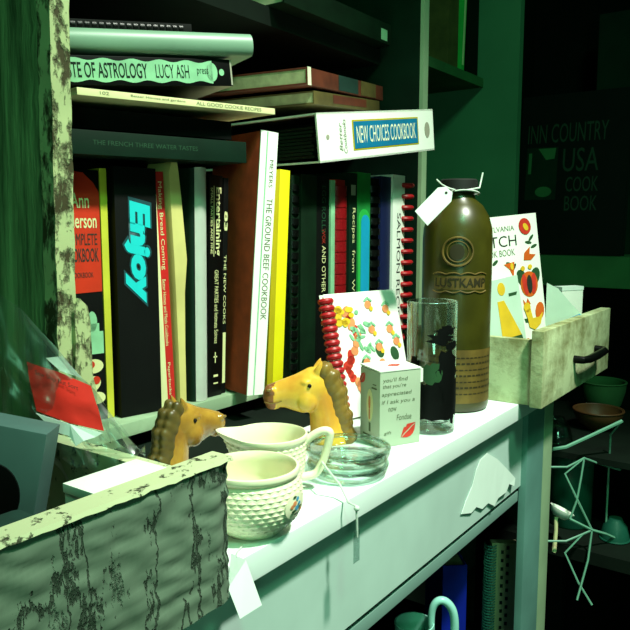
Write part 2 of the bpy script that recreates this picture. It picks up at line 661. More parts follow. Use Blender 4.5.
def comb(root, w, h, m, n, rad=None, y0=0.004, tooth=0.6, z0=0.008, name='comb_binding'):
    """plastic comb: flat fingers curling round the spine edge, plus a backbone"""
    bm = NB()
    rad = rad or w / 2
    for i in range(n):
        z = z0 + (h - 2 * z0) * (i + .5) / n
        hh = (h - 2 * z0) / n * tooth / 2
        b2 = bmesh.new()
        lo, hi = [], []
        for k in range(13):
            t = math.pi * k / 12
            x, y = w / 2 - math.cos(t) * rad, y0 - math.sin(t) * rad * 0.9
            lo.append(b2.verts.new((x, y, z - hh)))
            hi.append(b2.verts.new((x, y, z + hh)))
        for k in range(12):
            b2.faces.new((lo[k], lo[k + 1], hi[k + 1], hi[k]))
        bmesh.ops.solidify(b2, geom=b2.faces[:], thickness=0.0006)
        bmesh.ops.recalc_face_normals(b2, faces=b2.faces[:])
        merge(bm, b2)
    return build(name, bm, m, root)


# 1 red and black jacket, face turned out
bk = book('thick cookbook in red and black jacket, leftmost on the shelf beside the peeling post', stand(0.3830, 0.5905, -12), 0.066, 0.11, 0.243, 'black_cover', 'paper', group=GS)
shapes(bk, 'red_jacket', [[(0, .125), (.0655, .127), (.0655, .222), (.060, .231), (.050, .240), (.03, .2425), (0, .2425)]], 'jacket_panel')
letters(bk, 'letter_pale', ('Ann', .037, .207, .018, .014, {'bold': .01}), ('nderson', .031, .188, .031, .014, {'bold': .012}), off=.0007)
letters(bk, 'ink', ('COMPLETE', .031, .172, .031, .011), ('COOKBOOK', .029, .156, .034, .013, {'bold': .01}), ('COOKBOOK', .035, .141, .022, .005), off=.0007)
shapes(bk, 'pale_mint', [ell(.054, .098, .005, .010), rect(.043, .066, .065, .088), rect(.048, .088, .061, .096)], 'jar_print')
shapes(bk, 'letter_pale', [ell(.054, .054, .010, .007), ell(.050, .036, .011, .008, 20), ell(.057, .022, .008, .006)], 'food_print')
shapes(bk, 'red_jacket', [ell(.050, .056, .005, .004), ell(.056, .040, .004, .004), ell(.046, .03, .004, .003)], 'food_print', off=.0005)
part_box('jacket_edge', 'yellow_edge', bk, 0.0665, -0.001, 0, 0.0735, 0.105, 0.245)
# small pale book tops behind
tag(build('pamphlet', box(NB(), .426, .716, .9305, .4315, .79, 1.183), 'pale_mint'), 'thin pale green pamphlet standing behind the red and black cookbook', 'pamphlet')

# 2 black binder 'Enjoy'
bk = book('thick black cookbook with big turquoise Enjoy lettering down its spine', stand(0.4565, 0.5655, -12), 0.0455, 0.09, 0.247, 'black_cover', 'paper', group=GS)
letters(bk, 'teal_halo', ('Enjoy', .0065, .109, .033, .110, {'rot': -90, 'bold': .10, 'slant': .15}), name='letter_outline')
letters(bk, 'cyan_letter', ('Enjoy', .0085, .113, .029, .102, {'rot': -90, 'bold': .06, 'slant': .15, 'off': .0006}))
# 3 cream thin
book('thin cream backed book squeezed between the black Enjoy book and the red one', stand(0.5040, 0.560, -12, -2.0), 0.0082, 0.075, 0.243, 'cream', hard=False, group=GS)
# 4 red thin
bk = book('thin red cookbook with small white title down its spine', stand(0.5130, 0.563, -12, -2.0), 0.0120, 0.07, 0.245, 'red_cover', hard=False, group=GS)
letters(bk, 'letter_pale', ('Making Bread Coming', .004, .145, .0055, .09, {'rot': -90}), ('Better Homes and Meals Cookbooks', .004, .065, .004, .07, {'rot': -90}), ('Paperbacks', .004, .012, .004, .035, {'rot': -90}))
# 5 floppy pale yellow paperback with a kinked spine
bk = thing('paperback', 'creased pale yellow paperback with kinked spine beside the thin red cookbook', 'book', stand(0.5262, 0.557, -10), GS)
bm = NB()
b2 = bmesh.new()
rows = []
for z, dx, w in ((0, 0, .0115), (.06, -.001, .0125), (.12, -.0025, .015), (.155, -.0035, .0195), (.185, -.005, .0185), (.22, -.0065, .017), (.245, -.0075, .0155), (.256, -.004, .010)):
    rows.append([b2.verts.new(p) for p in ((dx, .004, z), (dx + .002, 0, z), (dx + w - .002, 0, z), (dx + w, .004, z), (dx + w, .042, z), (dx, .042, z))])
for a, b in zip(rows, rows[1:]):
    for k in range(6):
        b2.faces.new((a[k], a[(k + 1) % 6], b[(k + 1) % 6], b[k]))
b2.faces.new(rows[0][::-1]); b2.faces.new(rows[-1])
merge(bm, b2)
build('cover', bm, 'tan_paper', bk, angle=35)
part_box('pages', 'paper', bk, .001, .0421, .002, .0105, .0445, .12)
# 6 white rounded spine
bk = book('dark green book showing a glossy white rounded spine', stand(0.5450, 0.560, 0, 1.0), 0.0235, 0.13, 0.251, 'dark_green', rounded=True, group=GS)
bm = NB()
b2 = bmesh.new()
lo, hi = [], []
for k in range(11):
    t = math.pi * (0.24 + 0.76 * k / 10)
    x, y = .01175 - math.cos(t) * .01195, -math.sin(t) * .0094
    lo.append(b2.verts.new((x, y, 0.0))); hi.append(b2.verts.new((x, y, .252)))
for k in range(10):
    b2.faces.new((lo[k], lo[k + 1], hi[k + 1], hi[k]))
bmesh.ops.solidify(b2, geom=b2.faces[:], thickness=0.0004)
merge(bm, b2)
build('spine_panel', bm, 'white_gloss', bk)
# 7 black Entertaining
bk = book('black cookbook with cream Entertaining lettering at the top of its spine', stand(0.5695, 0.556, 0, 1.8), 0.0215, 0.135, 0.246, 'black_gloss', group=GS)
letters(bk, 'letter_pale', ('Entertaining', .0085, .158, .0105, .075, {'rot': -90, 'bold': .02}), ('SMALL PARTIES AND FINE', .0025, .160, .0035, .072, {'rot': -90}), ('GREAT PARTIES and Intimate Soirees', .009, .060, .006, .082, {'rot': -90}))
shapes(bk, 'letter_pale', [rect(.0072, .157, .0079, .234), rect(.010, .038, .0112, .050), rect(.008, .044, .0135, .0455), rect(.008, .022, .015, .0245), rect(.008, .014, .015, .0155)], 'spine_rules')
# 8 thin black
bk = book('thin black book with small cream marks, second black spine left of the brown cover', stand(0.5915, 0.558, 0, 2.6), 0.0080, 0.10, 0.244, 'black_cover', group=GS)
letters(bk, 'letter_pale', ('THE NEW COOKS', .002, .08, .0038, .078, {'rot': -90}), ('83', .0015, .185, .0055, .022, {'rot': -90, 'bold': .03}))
shapes(bk, 'letter_pale', [rect(.002, .012, .0065, .07)], 'spine_label')
# 9 brown with white spine: the ground beef cookbook
bk = book('tall brown cookbook with white spine reading THE GROUND BEEF COOKBOOK, leaning right', stand(0.5950, 0.5215, -16, 4.4, .9327), 0.0220, 0.10, 0.292, 'brown_cover', group=GS)
bm = NB()
box(bm, -.0003, -.0012, 0, .0223, .0002, .2925)
build('white_spine', bm, 'white_card', bk)
FB = frame((0, -.0012, 0), (1, 0, 0), (0, 0, 1))
letters(bk, 'ink_soft', ('THE GROUND BEEF COOKBOOK', .0115, .085, .0078, .135, {'rot': -90}), ('MEYERS', .013, .232, .005, .03, {'rot': -90}), F=FB)
shapes(bk, 'pale_mint', [rect(.0075, 0, .009, .292)], 'spine_rule', F=FB)
# 10 + 11 yellow pair
bk = book('thin mustard yellow book tight against the white spined cookbook', stand(0.6430, 0.532, -8, 3.4, .9312), 0.0090, 0.09, 0.254, 'mustard', hard=False, group=GS)
bk = book('bright yellow book standing between the mustard book and a black comb', stand(0.6525, 0.531, -8, 3.2, .9316), 0.0165, 0.09, 0.255, 'yellow', hard=False, group=GS)
# 12 black comb bound dark green
bk = book('dark green comb bound cookbook with black plastic comb, right of the yellow book', stand(0.700, 0.542, 0, 1.2), 0.0165, 0.14, 0.252, 'deep_green', hard=False, group=GS)
comb(bk, .0165, .252, 'comb_black', 17, rad=.0085)
bk = book('thick dark green clothbound book right of the black plastic comb', stand(0.7185, 0.540, 0, 1.0), 0.033, 0.14, 0.254, 'deep_green', group=GS)
# 13 black with OTHER
bk = book('black spined cookbook lettered AND OTHER, behind the fruit pamphlet', stand(0.7535, 0.541, 0, 0.6), 0.029, 0.14, 0.254, 'black_cover', group=GS)
letters(bk, 'letter_pale', ('AND OTHER CHINESE', .013, .06, .0085, .105, {'rot': -90}))
letters(bk, 'letter_dim', ('EGG ROLLS', .012, .182, .009, .06, {'rot': -90}))
letters(bk, 'letter_red', ('WOK', .013, .167, .0075, .02, {'rot': -90}))
# 14 pale thin
book('very thin pale grey booklet left of the scalloped red comb book', stand(0.7845, 0.539, 0, 0.5), 0.009, 0.13, 0.250, 'pale_mint', hard=False, group=GS)
# 15 red comb
bk = book('red comb bound cookbook with scalloped edge, in the right half of the shelf', stand(0.7965, 0.545, 0, 0.4), 0.030, 0.14, 0.252, 'red_cover', hard=False, group=GS)
comb(bk, .030, .252, 'comb_red', 16, rad=.0152, tooth=0.93)
# 16 recipes from wisconsin
bk = book('dark green book with pale lettering Recipes from Wisconsin down its spine', stand(0.8285, 0.539, 0, 0.4), 0.0195, 0.14, 0.262, 'dark_green', hard=False, group=GS)
letters(bk, 'letter_pale', ('Recipes  from  Wisconsin', .006, .05, .0095, .165, {'rot': -90}))
shapes(bk, 'letter_grey', [rect(.004, .232, .015, .246)], 'spine_mark')
# 17 green with cyan label
bk = book('mid green book with long turquoise spine label, fourth from the right end', stand(0.8495, 0.539, 0, 0.3), 0.034, 0.14, 0.264, 'green', group=GS)
shapes(bk, 'bright_green', [rect(.003, .02, .032, .2) + ell(.0175, .2, .0145, .014, n=12, a0=0, a1=180)], 'label_border')
shapes(bk, 'cyan', [rect(.009, .02, .031, .195) + ell(.020, .195, .011, .011, n=12, a0=0, a1=180)], 'spine_label', off=.0006)
# 18 black, navy
bk = book('black comb bound book left of the plain navy book', stand(0.8865, 0.542, 0, 0.2), 0.0255, 0.14, 0.258, 'black_cover', hard=False, group=GS)
comb(bk, .0255, .258, 'comb_black', 16, rad=.013)
book('plain navy blue book left of the white salmon recipe book', stand(0.9135, 0.539, 0, 0.2), 0.0285, 0.14, 0.262, 'navy', group=GS)
# 19 salmon
bk = book('white salmon recipe book with red comb rings, last before the right upright', stand(0.9435, 0.536, 0, 0.1), 0.036, 0.14, 0.266, 'white_card', hard=False, group=GS)
letters(bk, 'ink', ('SALMON RECIPES', .013, .03, .011, .18, {'rot': -90}))
bm = NB()
for i in range(15):
    z = .010 + .250 * (i + .5) / 15
    pts = [(.041 - math.cos(R(a)) * .0125, .004 - math.sin(R(a)) * .012, z) for a in range(0, 360, 20)]
    tube(bm, pts, .0034, 8, closed=True)
cb = build('comb_binding', bm, 'comb_red', bk)

# ---------------------------------------------------------------- books lying on top
GT = 'books lying on top of the standing row'
m, L = lying((0.376, 0.556, 1.1835), (0.585, 0.509, 1.1865))
bk = book('dark green clothbound book lying lowest on the standing row, faint title', m, 0.0215, 0.15, L, 'dark_green', group=GT, rounded=False)
letters(bk, 'letter_dim', ('THE FRENCH THREE WATER TASTES', .009, .06, .0042, .11, {'rot': -90}))
m, L = lying((0.376, 0.572, 1.2085), (0.580, 0.525, 1.211))
book('plain black book lying between the dark green book and the pale thin one', m, 0.0185, 0.14, L, 'black_cover', group=GT)
m, L = lying((0.394, 0.532, 1.2315), (0.622, 0.500, 1.240))
bk = book('very thin booklet with pale spine reading ALL GOOD COOKIE RECIPES', m, 0.0062, 0.16, L, 'cream', hard=False, group=GT)
letters(bk, 'ink_soft', ('ALL GOOD COOKIE RECIPES', .0015, .02, .0034, .085, {'rot': -90}), ('Better Homes and gardens', .002, .118, .0028, .06, {'rot': -90}), ('102', .002, .20, .0028, .009, {'rot': -90}))
m, L = lying((0.378, 0.5665, 1.241), (0.556, 0.500, 1.2595))
bk = book('black astrology book lying flat with scalloped pale green spine label', m, 0.0255, 0.14, L, 'black_gloss', group=GT)
pts = []
Lb = L - .004
NW = 46
for k in range(NW + 1):
    z = .022 + (Lb - .022) * k / NW
    pts.append((.0225 + .0012 * math.cos(k * 2 * math.pi / 7.5), z))
low = []
for k in range(NW + 1):
    z = .022 + (Lb - .022) * k / NW
    low.append((.0035 - .0012 * math.cos(k * 2 * math.pi / 7.5), z))
polys = []
for k in range(NW):
    polys.append([low[k], pts[k], pts[k + 1], low[k + 1]])
polys.append(ell(.013, .0225, .0088, .006))
polys.append(ell(.013, .012, .0032, .0028))
shapes(bk, 'pale_mint', polys, 'spine_label')
letters(bk, 'dark_green', ('TASTE OF ASTROLOGY', .0062, .089, .0135, .084, {'rot': -90, 'bold': .012, 'off': .0006}), ('LUCY ASH', .0068, .047, .0125, .034, {'rot': -90, 'off': .0006}), ('press', .009, .0265, .007, .012, {'rot': -90, 'off': .0006}))
shapes(bk, 'letter_grey', [rect(.001, .0005, .025, .0022)], 'spine_rule')
# sage green book with round spine (tube like)
m, L = lying((0.385, 0.5745, 1.2705), (0.572, 0.490, 1.2895))
bk = book('sage green book with glossy round spine lying topmost on the left stack', m, 0.0215, 0.14, L, 'sage_roll', group=GT, rounded=True)
m, L = lying((0.376, 0.6025, 1.2935), (0.535, 0.535, 1.310))
bk = book('black spiral bound notebook lying over the sage green round spine', m, 0.010, 0.12, L, 'black_cover', hard=False, group=GT)
comb(bk, .010, L, 'comb_black', 24, rad=.0058)

# brown and olive books on the binder
m, L = lying((0.778, 0.560, 1.2775), (0.990, 0.588, 1.2965))
bk = book('old olive covered book lying under the mottled brown book, pages facing left', m, 0.017, 0.19, L, 'olive_cover', 'paper_grey', group=GT, ins=.0008)
shapes(bk, 'spine_red_brown', [rect(.004, .05, .015, .16)], 'spine_panel')
m, L = lying((0.752, 0.552, 1.2975), (1.000, 0.588, 1.3150))
bk = book('mottled red brown book topmost behind the white binder, with dark spine panel', m, 0.021, 0.19, L, 'spine_red_brown', 'paper_grey', group=GT, ins=.0008)
shapes(bk, 'spine_teal', [rect(.001, .095, .021, .16)], 'spine_panel')
shapes(bk, 'letter_white', [rect(-.0005, L - .010, .0215, L - .001)], 'spine_end')
shapes(bk, 'olive_cover', [rect(.001, .03, .021, .085)], 'spine_panel', off=.0003)
# dark album high on the upper shelf
m, L = lying((0.735, 0.575, 1.3955), (1.000, 0.575, 1.3955))
bk = book('dark album lying on the high shelf at the top edge of the picture', m, 0.03, 0.15, L, 'deep_green', group=None)
shapes(bk, 'pale_mint', [rect(.004, .012, .020, .030)], 'spine_label')

# white binder
A, B = V((0.7065, 0.500, 1.1945)), V((0.968, 0.482, 1.2305))
m, L = lying(A, B)
bd = thing('ring_binder', 'white ring binder reading NEW CHOICES COOKBOOK lying on the standing books', 'binder', m)
W = 0.0575
bm = NB()
box(bm, 0, 0, 0, .0022, .235, L)
box(bm, W - .0022, 0, 0, W, .235, L)
box(bm, 0, 0, 0, W, .0025, L)
build('cover', bm, 'white_card', bd)
bm = NB()
rr = random.Random(3)
for k in range(9):
    x = .006 + k * .0042
    box(bm, x, .012 + rr.random() * .006, .004, x + .0034, .2 + rr.random() * .02, L - .004 - rr.random() * .006)
build('pages', bm, 'dark_green', bd)
F2 = frame((0, 0, 0), (0, 0, -1), (1, 0, 0))
shapes(bd, 'mustard', [rect(-L + .068, .0105, -.042, .0475)], 'label_border', F=F2)
shapes(bd, 'label_blue', [rect(-L + .0705, .0125, -.0445, .0455)], 'label_panel', F=F2, off=.0005)
letters(bd, 'letter_white', ('NEW CHOICES COOKBOOK', -L + .0755, .019, .139, .021), F=F2, off=.0011)
letters(bd, 'ink_soft', ('Better', -L + .040, .011, .0065, .034, {'rot': 90}), ('Cookbooks', -L + .0485, .008, .0065, .041, {'rot': 90}), F=F2, slant=.3)
shapes(bd, 'letter_grey', [ell(-.018, .029, .007, .011), ell(-L + .018, .029, .003, .003)], 'spine_mark', F=F2)

# ---------------------------------------------------------------- next bay's books
b0 = thing('book', 'yellow green spined book standing on the high shelf of the dim bay', 'book', stand(1.214, 0.556, 0, 3, z=1.3935))
part_box('cover', 'bright_green', b0, 0, 0, 0, .012, .14, .24)
part_box('spine_label', 'cream', b0, .003, -.0006, .01, .0085, 0, .23)
b0 = thing('book', 'dark brown book left of the yellow green spine on the high shelf', 'book', stand(1.170, 0.560, 0, 0, z=1.393))
part_box('cover', 'olive_cover', b0, 0, 0, 0, .038, .14, .24)
part_box('pages', 'paper_grey', b0, .003, .1405, .003, .035, .142, .236)
b0 = thing('book', 'black book right of the yellow green spine on the high shelf', 'book', stand(1.245, 0.560, 0, 0, z=1.393))
part_box('cover', 'black_cover', b0, 0, 0, 0, .05, .14, .24)
part_box('pages', 'paper_grey', b0, .003, .1405, .003, .047, .142, .236)
tag(build('tin', box(NB(), 1.065, .575, 1.3925, 1.12, .65, 1.43, bevel=.003), 'dark_green'), 'small dark tin on the high shelf beside the right upright', 'tin')

# ---------------------------------------------------------------- things on the ledge
LZ = 0.9003
# stoneware bottle
def bottle():
    t = thing('bottle', 'tall brown stoneware bottle with round seal and tied paper tag', 'bottle', Matrix.Translation((0.8085, 0.3695, LZ)) @ Matrix.Rotation(R(-149), 4, 'Z'))
    r = 0.0415
    prof = [(0, 0.001), (r - .004, 0), (r - .001, .003), (r, .008), (r, .205), (r - .001, .218), (r - .005, .232), (r - .013, .245), (r - .0215, .252), (r - .0225, .256), (.0185, .258), (.0185, .262)]
    build('body', lathe(NB(), prof, 64), 'stone', t)
    build('lip', lathe(NB(), [(.0188, .2585), (.0222, .2595), (.0225, .266), (.0222, .274), (.0205, .2755), (.012, .2758), (.012, .268), (0, .268)], 40), 'cork', t)

    def curved(bm, polys, off=.0003):
        # polygons in (arc length, z) wrapped round the body
        for p in polys:
            b2 = bmesh.new()
            vs = [b2.verts.new((u, 0, z)) for u, z in p]
            f = b2.faces.new(vs)
            bmesh.ops.triangulate(b2, faces=[f])
            for _ in range(2):
                bmesh.ops.subdivide_edges(b2, edges=[e for e in b2.edges if abs(e.verts[0].co.x - e.verts[1].co.x) > .004], cuts=1, use_grid_fill=False)
                bmesh.ops.triangulate(b2, faces=b2.faces[:])
            for v in b2.verts:
                a = v.co.x / r
                v.co = V(((r + off) * math.cos(a), (r + off) * math.sin(a), v.co.z))
            merge(bm, b2)
        return bm
    build('paper_label', curved(NB(), [[(x0, .012), (x0 + .012, .012), (x0 + .012, .076), (x0, .076)] for x0 in [-.045 + .012 * i for i in range(9)]]), 'stone_label', t)
    bm = NB()
    for i in range(7):
        z = .066 - i * .0072
        u = -.038
        while u < .048:
            ln = .003 + .006 * abs(noise.noise(V((u * 300, i * 3.7, 0))))
            curved(bm, [[(u, z), (u + ln, z), (u + ln, z + .0013 + .0007 * (i % 2)), (u, z + .0013 + .0007 * (i % 2))]], .0006)
            u += ln + .0016
    build('label_text', bm, 'stone_ink', [q for q in t.children if q.name.startswith('paper_label')][0])
    # seal ring and relief
    bm = NB()
    a0 = -.004
    pts = [((r + .0005) * math.cos((a0 + .0175 * math.cos(k)) / r), (r + .0005) * math.sin((a0 + .0175 * math.cos(k)) / r), .191 + .0165 * math.sin(k)) for k in [2 * math.pi * i / 36 for i in range(36)]]
    tube(bm, [V(p) for p in pts], .0013, 6, closed=True)
    pts = [((r + .0003) * math.cos((a0 + .0125 * math.cos(k)) / r), (r + .0003) * math.sin((a0 + .0125 * math.cos(k)) / r), .191 + .0120 * math.sin(k)) for k in [2 * math.pi * i / 36 for i in range(36)]]
    tube(bm, [V(p) for p in pts], .0007, 6, closed=True)
    seal = build('seal_ring', bm, 'stone_label', t)
    bm = NB()
    curved(bm, [ell(a0 - .0008, .1905, .0085, .0095)], .0006)
    build('seal_emblem', bm, 'stone_ink', seal)
    # lettered band
    bm = NB()
    text(bm, 'LUSTKAMP', -.030, .150, .062, .0105, frame((0, 0, 0), (1, 0, 0), (0, 0, 1)), bold=.015, off=0)
    for v in bm.verts:
        a = v.co.x / r
        v.co = V(((r + .0008) * math.cos(a), (r + .0008) * math.sin(a), v.co.z))
    build('lettering', bm, 'stone_ink', t)
    bm = NB()
    for zz, s in ((.1645, 1), (.1455, -1)):
        pts = []
        for k in range(31):
            u = -.034 + .068 * k / 30
            pts.append(((r + .0004) * math.cos(u / r), (r + .0004) * math.sin(u / r), zz + s * .0022 * abs(math.sin(k * math.pi / 7.5))))
        tube(bm, pts, .0008, 6)
    build('scroll_frame', bm, 'stone_label', t)
    bm = NB()
    curved(bm, [[(-.032 + .008 * i, .147), (-.024 + .008 * i, .147), (-.024 + .008 * i, .163), (-.032 + .008 * i, .163)] for i in range(8)], .00025)
    build('label_band', bm, 'stone_label', t)
bottle()

# price tag tied to the bottle
tg = thing('price_tag', 'white paper price tag tied round the neck of the stoneware bottle', 'tag', (0.8085, 0.3695, LZ + 0.262))
bm = NB()
tube(bm, [(.0238 * math.cos(a), .0238 * math.sin(a), -.002 + .002 * math.sin(a * 2)) for a in [2 * math.pi * k / 30 for k in range(30)]], .0011, 6, closed=True)
cd = V((-.83, -.56, 0)); rt = V((.584, -.812, 0))
tube(bm, [cd * .023 + rt * .006, rt * .022 + cd * .014 + V((0, 0, .003)), rt * .0245 + V((0, 0, .01)) + cd * .008, rt * .027 + cd * .006 + V((0, 0, .021))], .0010, 6)
tube(bm, [cd * .0235 - rt * .008, cd * .026 - rt * .016 + V((0, 0, .002)), cd * .026 - rt * .024 + V((0, 0, .006)), cd * .024 - rt * .030 + V((0, 0, .012))], .0009, 6)
build('string', bm, 'string', tg)
FT = frame(cd * .044 - rt * .0215 + V((0, 0, -.003)), rt * .70 + V((0, 0, .72)), rt * -.72 + V((0, 0, .70)) + cd * -.25)
bm = NB()
prism(bm, [(-.042, -.012), (-.004, -.012), (.004, -.006), (.004, .004), (-.003, .010), (-.040, .010)], 0, .0006, FT)
build('card', bm, 'tag_paper', tg)
build('punch_hole', (lambda b: (prism(b, ell(-.001, -.001, .0016, .0016, n=12), .0007, .0009, FT), b)[1])(NB()), 'ink', tg)

# glass tumbler with dark prints
gl = thing('tumbler', 'clear straight glass tumbler with dark print beside the stoneware bottle', 'glass', Matrix.Translation((0.6965, 0.3453, LZ)) @ Matrix.Rotation(R(-146), 4, 'Z'))
rg = .0262
build('glass_body', lathe(NB(), [(0, 0), (rg - .003, 0), (rg, .002), (rg, .06), (rg + .0008, .140), (rg, .1412), (rg - .0012, .140), (rg - .0018, .06), (rg - .0018, .014), (rg - .006, .011), (0, .0105)], 48), 'glass', gl)
bm = NB()
rr = random.Random(5)
def gpatch(bm, cx, cz, rx, rz, n=22, jag=.2):
    b2 = bmesh.new()
    pts = []
    for k in range(n):
        a = 2 * math.pi * k / n
        j = 1 + jag * (rr.random() - .5) * 2
        pts.append((cx + rx * math.cos(a) * j, cz + rz * math.sin(a) * j))
    rows = [[b2.verts.new((cx + (u - cx) * f, 0, cz + (z - cz) * f)) for u, z in pts] for f in (1, .66, .33)]
    cvert = b2.verts.new((cx, 0, cz))
    for a, b in zip(rows, rows[1:]):
        for k in range(n):
            b2.faces.new((a[k], a[(k + 1) % n], b[(k + 1) % n], b[k]))
    for k in range(n):
        b2.faces.new((rows[-1][k], rows[-1][(k + 1) % n], cvert))
    for v in b2.verts:
        a = v.co.x / rg
        q = rg + .0006 + .0008 * v.co.z / .14
        v.co = V((q * math.cos(a), q * math.sin(a), v.co.z))
    merge(bm, b2)
gpatch(bm, -.006, .036, .031, .023)
gpatch(bm, .016, .068, .013, .026)
gpatch(bm, .022, .040, .012, .026)
gpatch(bm, -.022, .07, .008, .012)
gpatch(bm, .006, .103, .013, .006, jag=.35)
gpatch(bm, .012, .112, .012, .0045, jag=.35)
gpatch(bm, .020, .096, .009, .004, jag=.35)
build('decal', bm, 'black_cover', gl)
bm = NB()
gpatch(bm, -.004, .067, .011, .011, jag=.25)
build('decal', bm, 'leaf', gl)

# gift box printed with lips
KF = V((0.6035, 0.3545, LZ))
kx = V((.044, -.022, 0)).normalized()
ky = V((0, 0, 1)).cross(kx)
mk = Matrix.Identity(4)
for i in range(3):
    mk[i][0], mk[i][1], mk[i][2], mk[i][3] = kx[i], ky[i], (0, 0, 1)[i], KF[i]
kb = thing('gift_box', 'small pale card box printed with red lips and handwriting, in front of pamphlet', 'box', mk)
kw, kd, kh = .049, .037, .0765
build('body', box(NB(), 0, 0, 0, kw, kd, kh, bevel=.0008), 'box_card', kb)
bm = NB()
box(bm, -.0005, -.0005, 0, kw + .0005, kd, .0012, Matrix.Translation((0, 0, kh + .0004)) @ Matrix.Rotation(R(3), 4, 'X'))
box(bm, kw + .0003, .004, -.013, kw + .0058, .012, .001, Matrix.Translation((0, 0, kh - .002)))
build('lid', bm, 'white_card', kb)
K1 = frame((0, 0, 0), (1, 0, 0), (0, 0, 1))
K2 = frame((0, kd, 0), (0, -1, 0), (0, 0, 1))
K3 = frame((0, 0, kh + .0024), (1, 0, 0), (0, 1, 0))


def lips(bm, F, cx, cy, s, rot):
    up = [(-1, 0), (-.55, .32), (-.2, .52), (0, .40), (.2, .52), (.55, .32), (1, 0), (.5, .10), (0, .08), (-.5, .10)]
    dn = [(-.9, -.06), (-.45, -.02), (0, -.05), (.45, -.02), (.9, -.06), (.5, -.42), (.15, -.58), (-.15, -.58), (-.5, -.42)]
    cr, sr = math.cos(R(rot)), math.sin(R(rot))
    for P_ in (up, dn):
        prism(bm, [(cx + s * (x * cr - y * sr), cy + s * (x * sr + y * cr)) for x, y in P_], .0001, .0004, F)
bm = NB()
lips(bm, K1, .0345, .0145, .0115, 38)
lips(bm, K2, .004, .066, .008, 50)
lips(bm, K3, .028, .018, .009, 10)
build('lips_print', bm, 'motif_red', kb)
letters(kb, 'ink_soft', ("you'll find", .003, .065, .030, .0055), ("that you're", .003, .059, .028, .005), ('appreciated', .002, .051, .036, .005), ('if I ask you a', .002, .043, .040, .005), ('now', .010, .036, .010, .004), ('Fondue', .020, .026, .018, .006), ('gift', .005, .012, .009, .004), F=K1, slant=.15)
bm = NB()
prism(bm, ell(.0185, .04, .006, .017, n=20), .0001, .0003, K2)
build('candle_print', bm, 'cream', kb)
shapes(kb, 'motif_peach', [ell(.0185, .043, .0018, .007), rect(.0175, .026, .0195, .036)], 'candle_print', F=K2, off=.0005)
shapes(kb, 'ink_soft', [rect(.017, .013, .020, .022), rect(.006, .008, .031, .0095), rect(.008, .0055, .029, .0065), rect(.022, .058, .031, .0595), rect(.024, .062, .030, .063)], 'candle_print', F=K2)

# fruit pamphlet leaning on the books
A0 = V((0.662, 0.437, LZ + .0024))
mp_ = Matrix.Translation(A0) @ Matrix.Rotation(R(-15), 4, 'Z') @ Matrix.Rotation(R(-14), 4, 'X')
pa = thing('recipe_booklet', 'small comb bound recipe booklet with fruit drawings leaning behind the lips box', 'booklet', mp_)
pw, ph = .116, .1445
build('pages', box(NB(), .004, .0012, .002, pw - .002, .007, ph - .002), 'paper', pa)
bm = NB()
box(bm, 0, 0, 0, pw, .0011, ph, bevel=.0003)
box(bm, 0, .0071, 0, pw, .0082, ph)
build('cover', bm, 'white_card', pa)
# red scalloped comb on its left edge
bm = NB()
for i in range(17):
    z = .004 + (ph - .008) * (i + .5) / 17
    pts = [(.005 - math.cos(R(a)) * .0065, .0035 - math.sin(R(a)) * .0055, z) for a in range(-60, 240, 20)]
    tube(bm, pts, .0036, 8)
build('comb_binding', bm, 'comb_red', pa)
bm = NB()
rr = random.Random(11)
band, yel, gre, pea, drk = [], [], [], [], []
for i in range(26):
    z = ph - .022 - i * .0052
    u = .022 + (.014 + .0013 * i) * (0.5 + .5 * math.sin(i * .35)) + rr.uniform(-.004, .004)
    (band if rr.random() < .55 else pea).append(ell(u, z, rr.uniform(.004, .008), rr.uniform(.004, .006), rr.uniform(0, 90), n=12))
for i in range(9):
    yel.append(ell(.026 + rr.uniform(-.01, .02), ph - .014 - rr.uniform(0, .022), rr.uniform(.004, .007), rr.uniform(.003, .005), n=12))
for i in range(16):
    gre.append(ell(.046 + rr.uniform(-.014, .016), ph - .02 - rr.uniform(0, .055), rr.uniform(.003, .008), rr.uniform(.0015, .003), rr.uniform(0, 180), n=10))
for (u, z) in ((.066, .128), (.094, .121), (.066, .098), (.096, .096), (.074, .076), (.050, .060), (.104, .080)):
    pea.append(ell(u, z, .0055, .005, n=14))
    yel.append(ell(u + .004, z - .005, .003, .003, n=10))
    gre.append(ell(u - .002, z + .007, .005, .0016, 30, n=10))
    gre.append(ell(u + .004, z + .006, .004, .0014, -35, n=10))
for (u, z) in ((.048, .056), (.074, .072), (.098, .066)):
    drk.append(ell(u, z, .0065, .009, 20, n=14))
    pea.append(ell(u + .001, z - .016, .0055, .006, n=14))
FPm = frame((0, 0, 0), (1, 0, 0), (0, 0, 1))
shapes(pa, 'motif_red', band, 'fruit_print', F=FPm)
shapes(pa, 'motif_peach', pea, 'fruit_print', F=FPm, off=.0005)
shapes(pa, 'motif_yellow', yel, 'fruit_print', F=FPm, off=.0009)
shapes(pa, 'pale_mint', gre, 'fruit_print', F=FPm, off=.0007)
shapes(pa, 'leaf', drk, 'fruit_print', F=FPm, off=.0003)


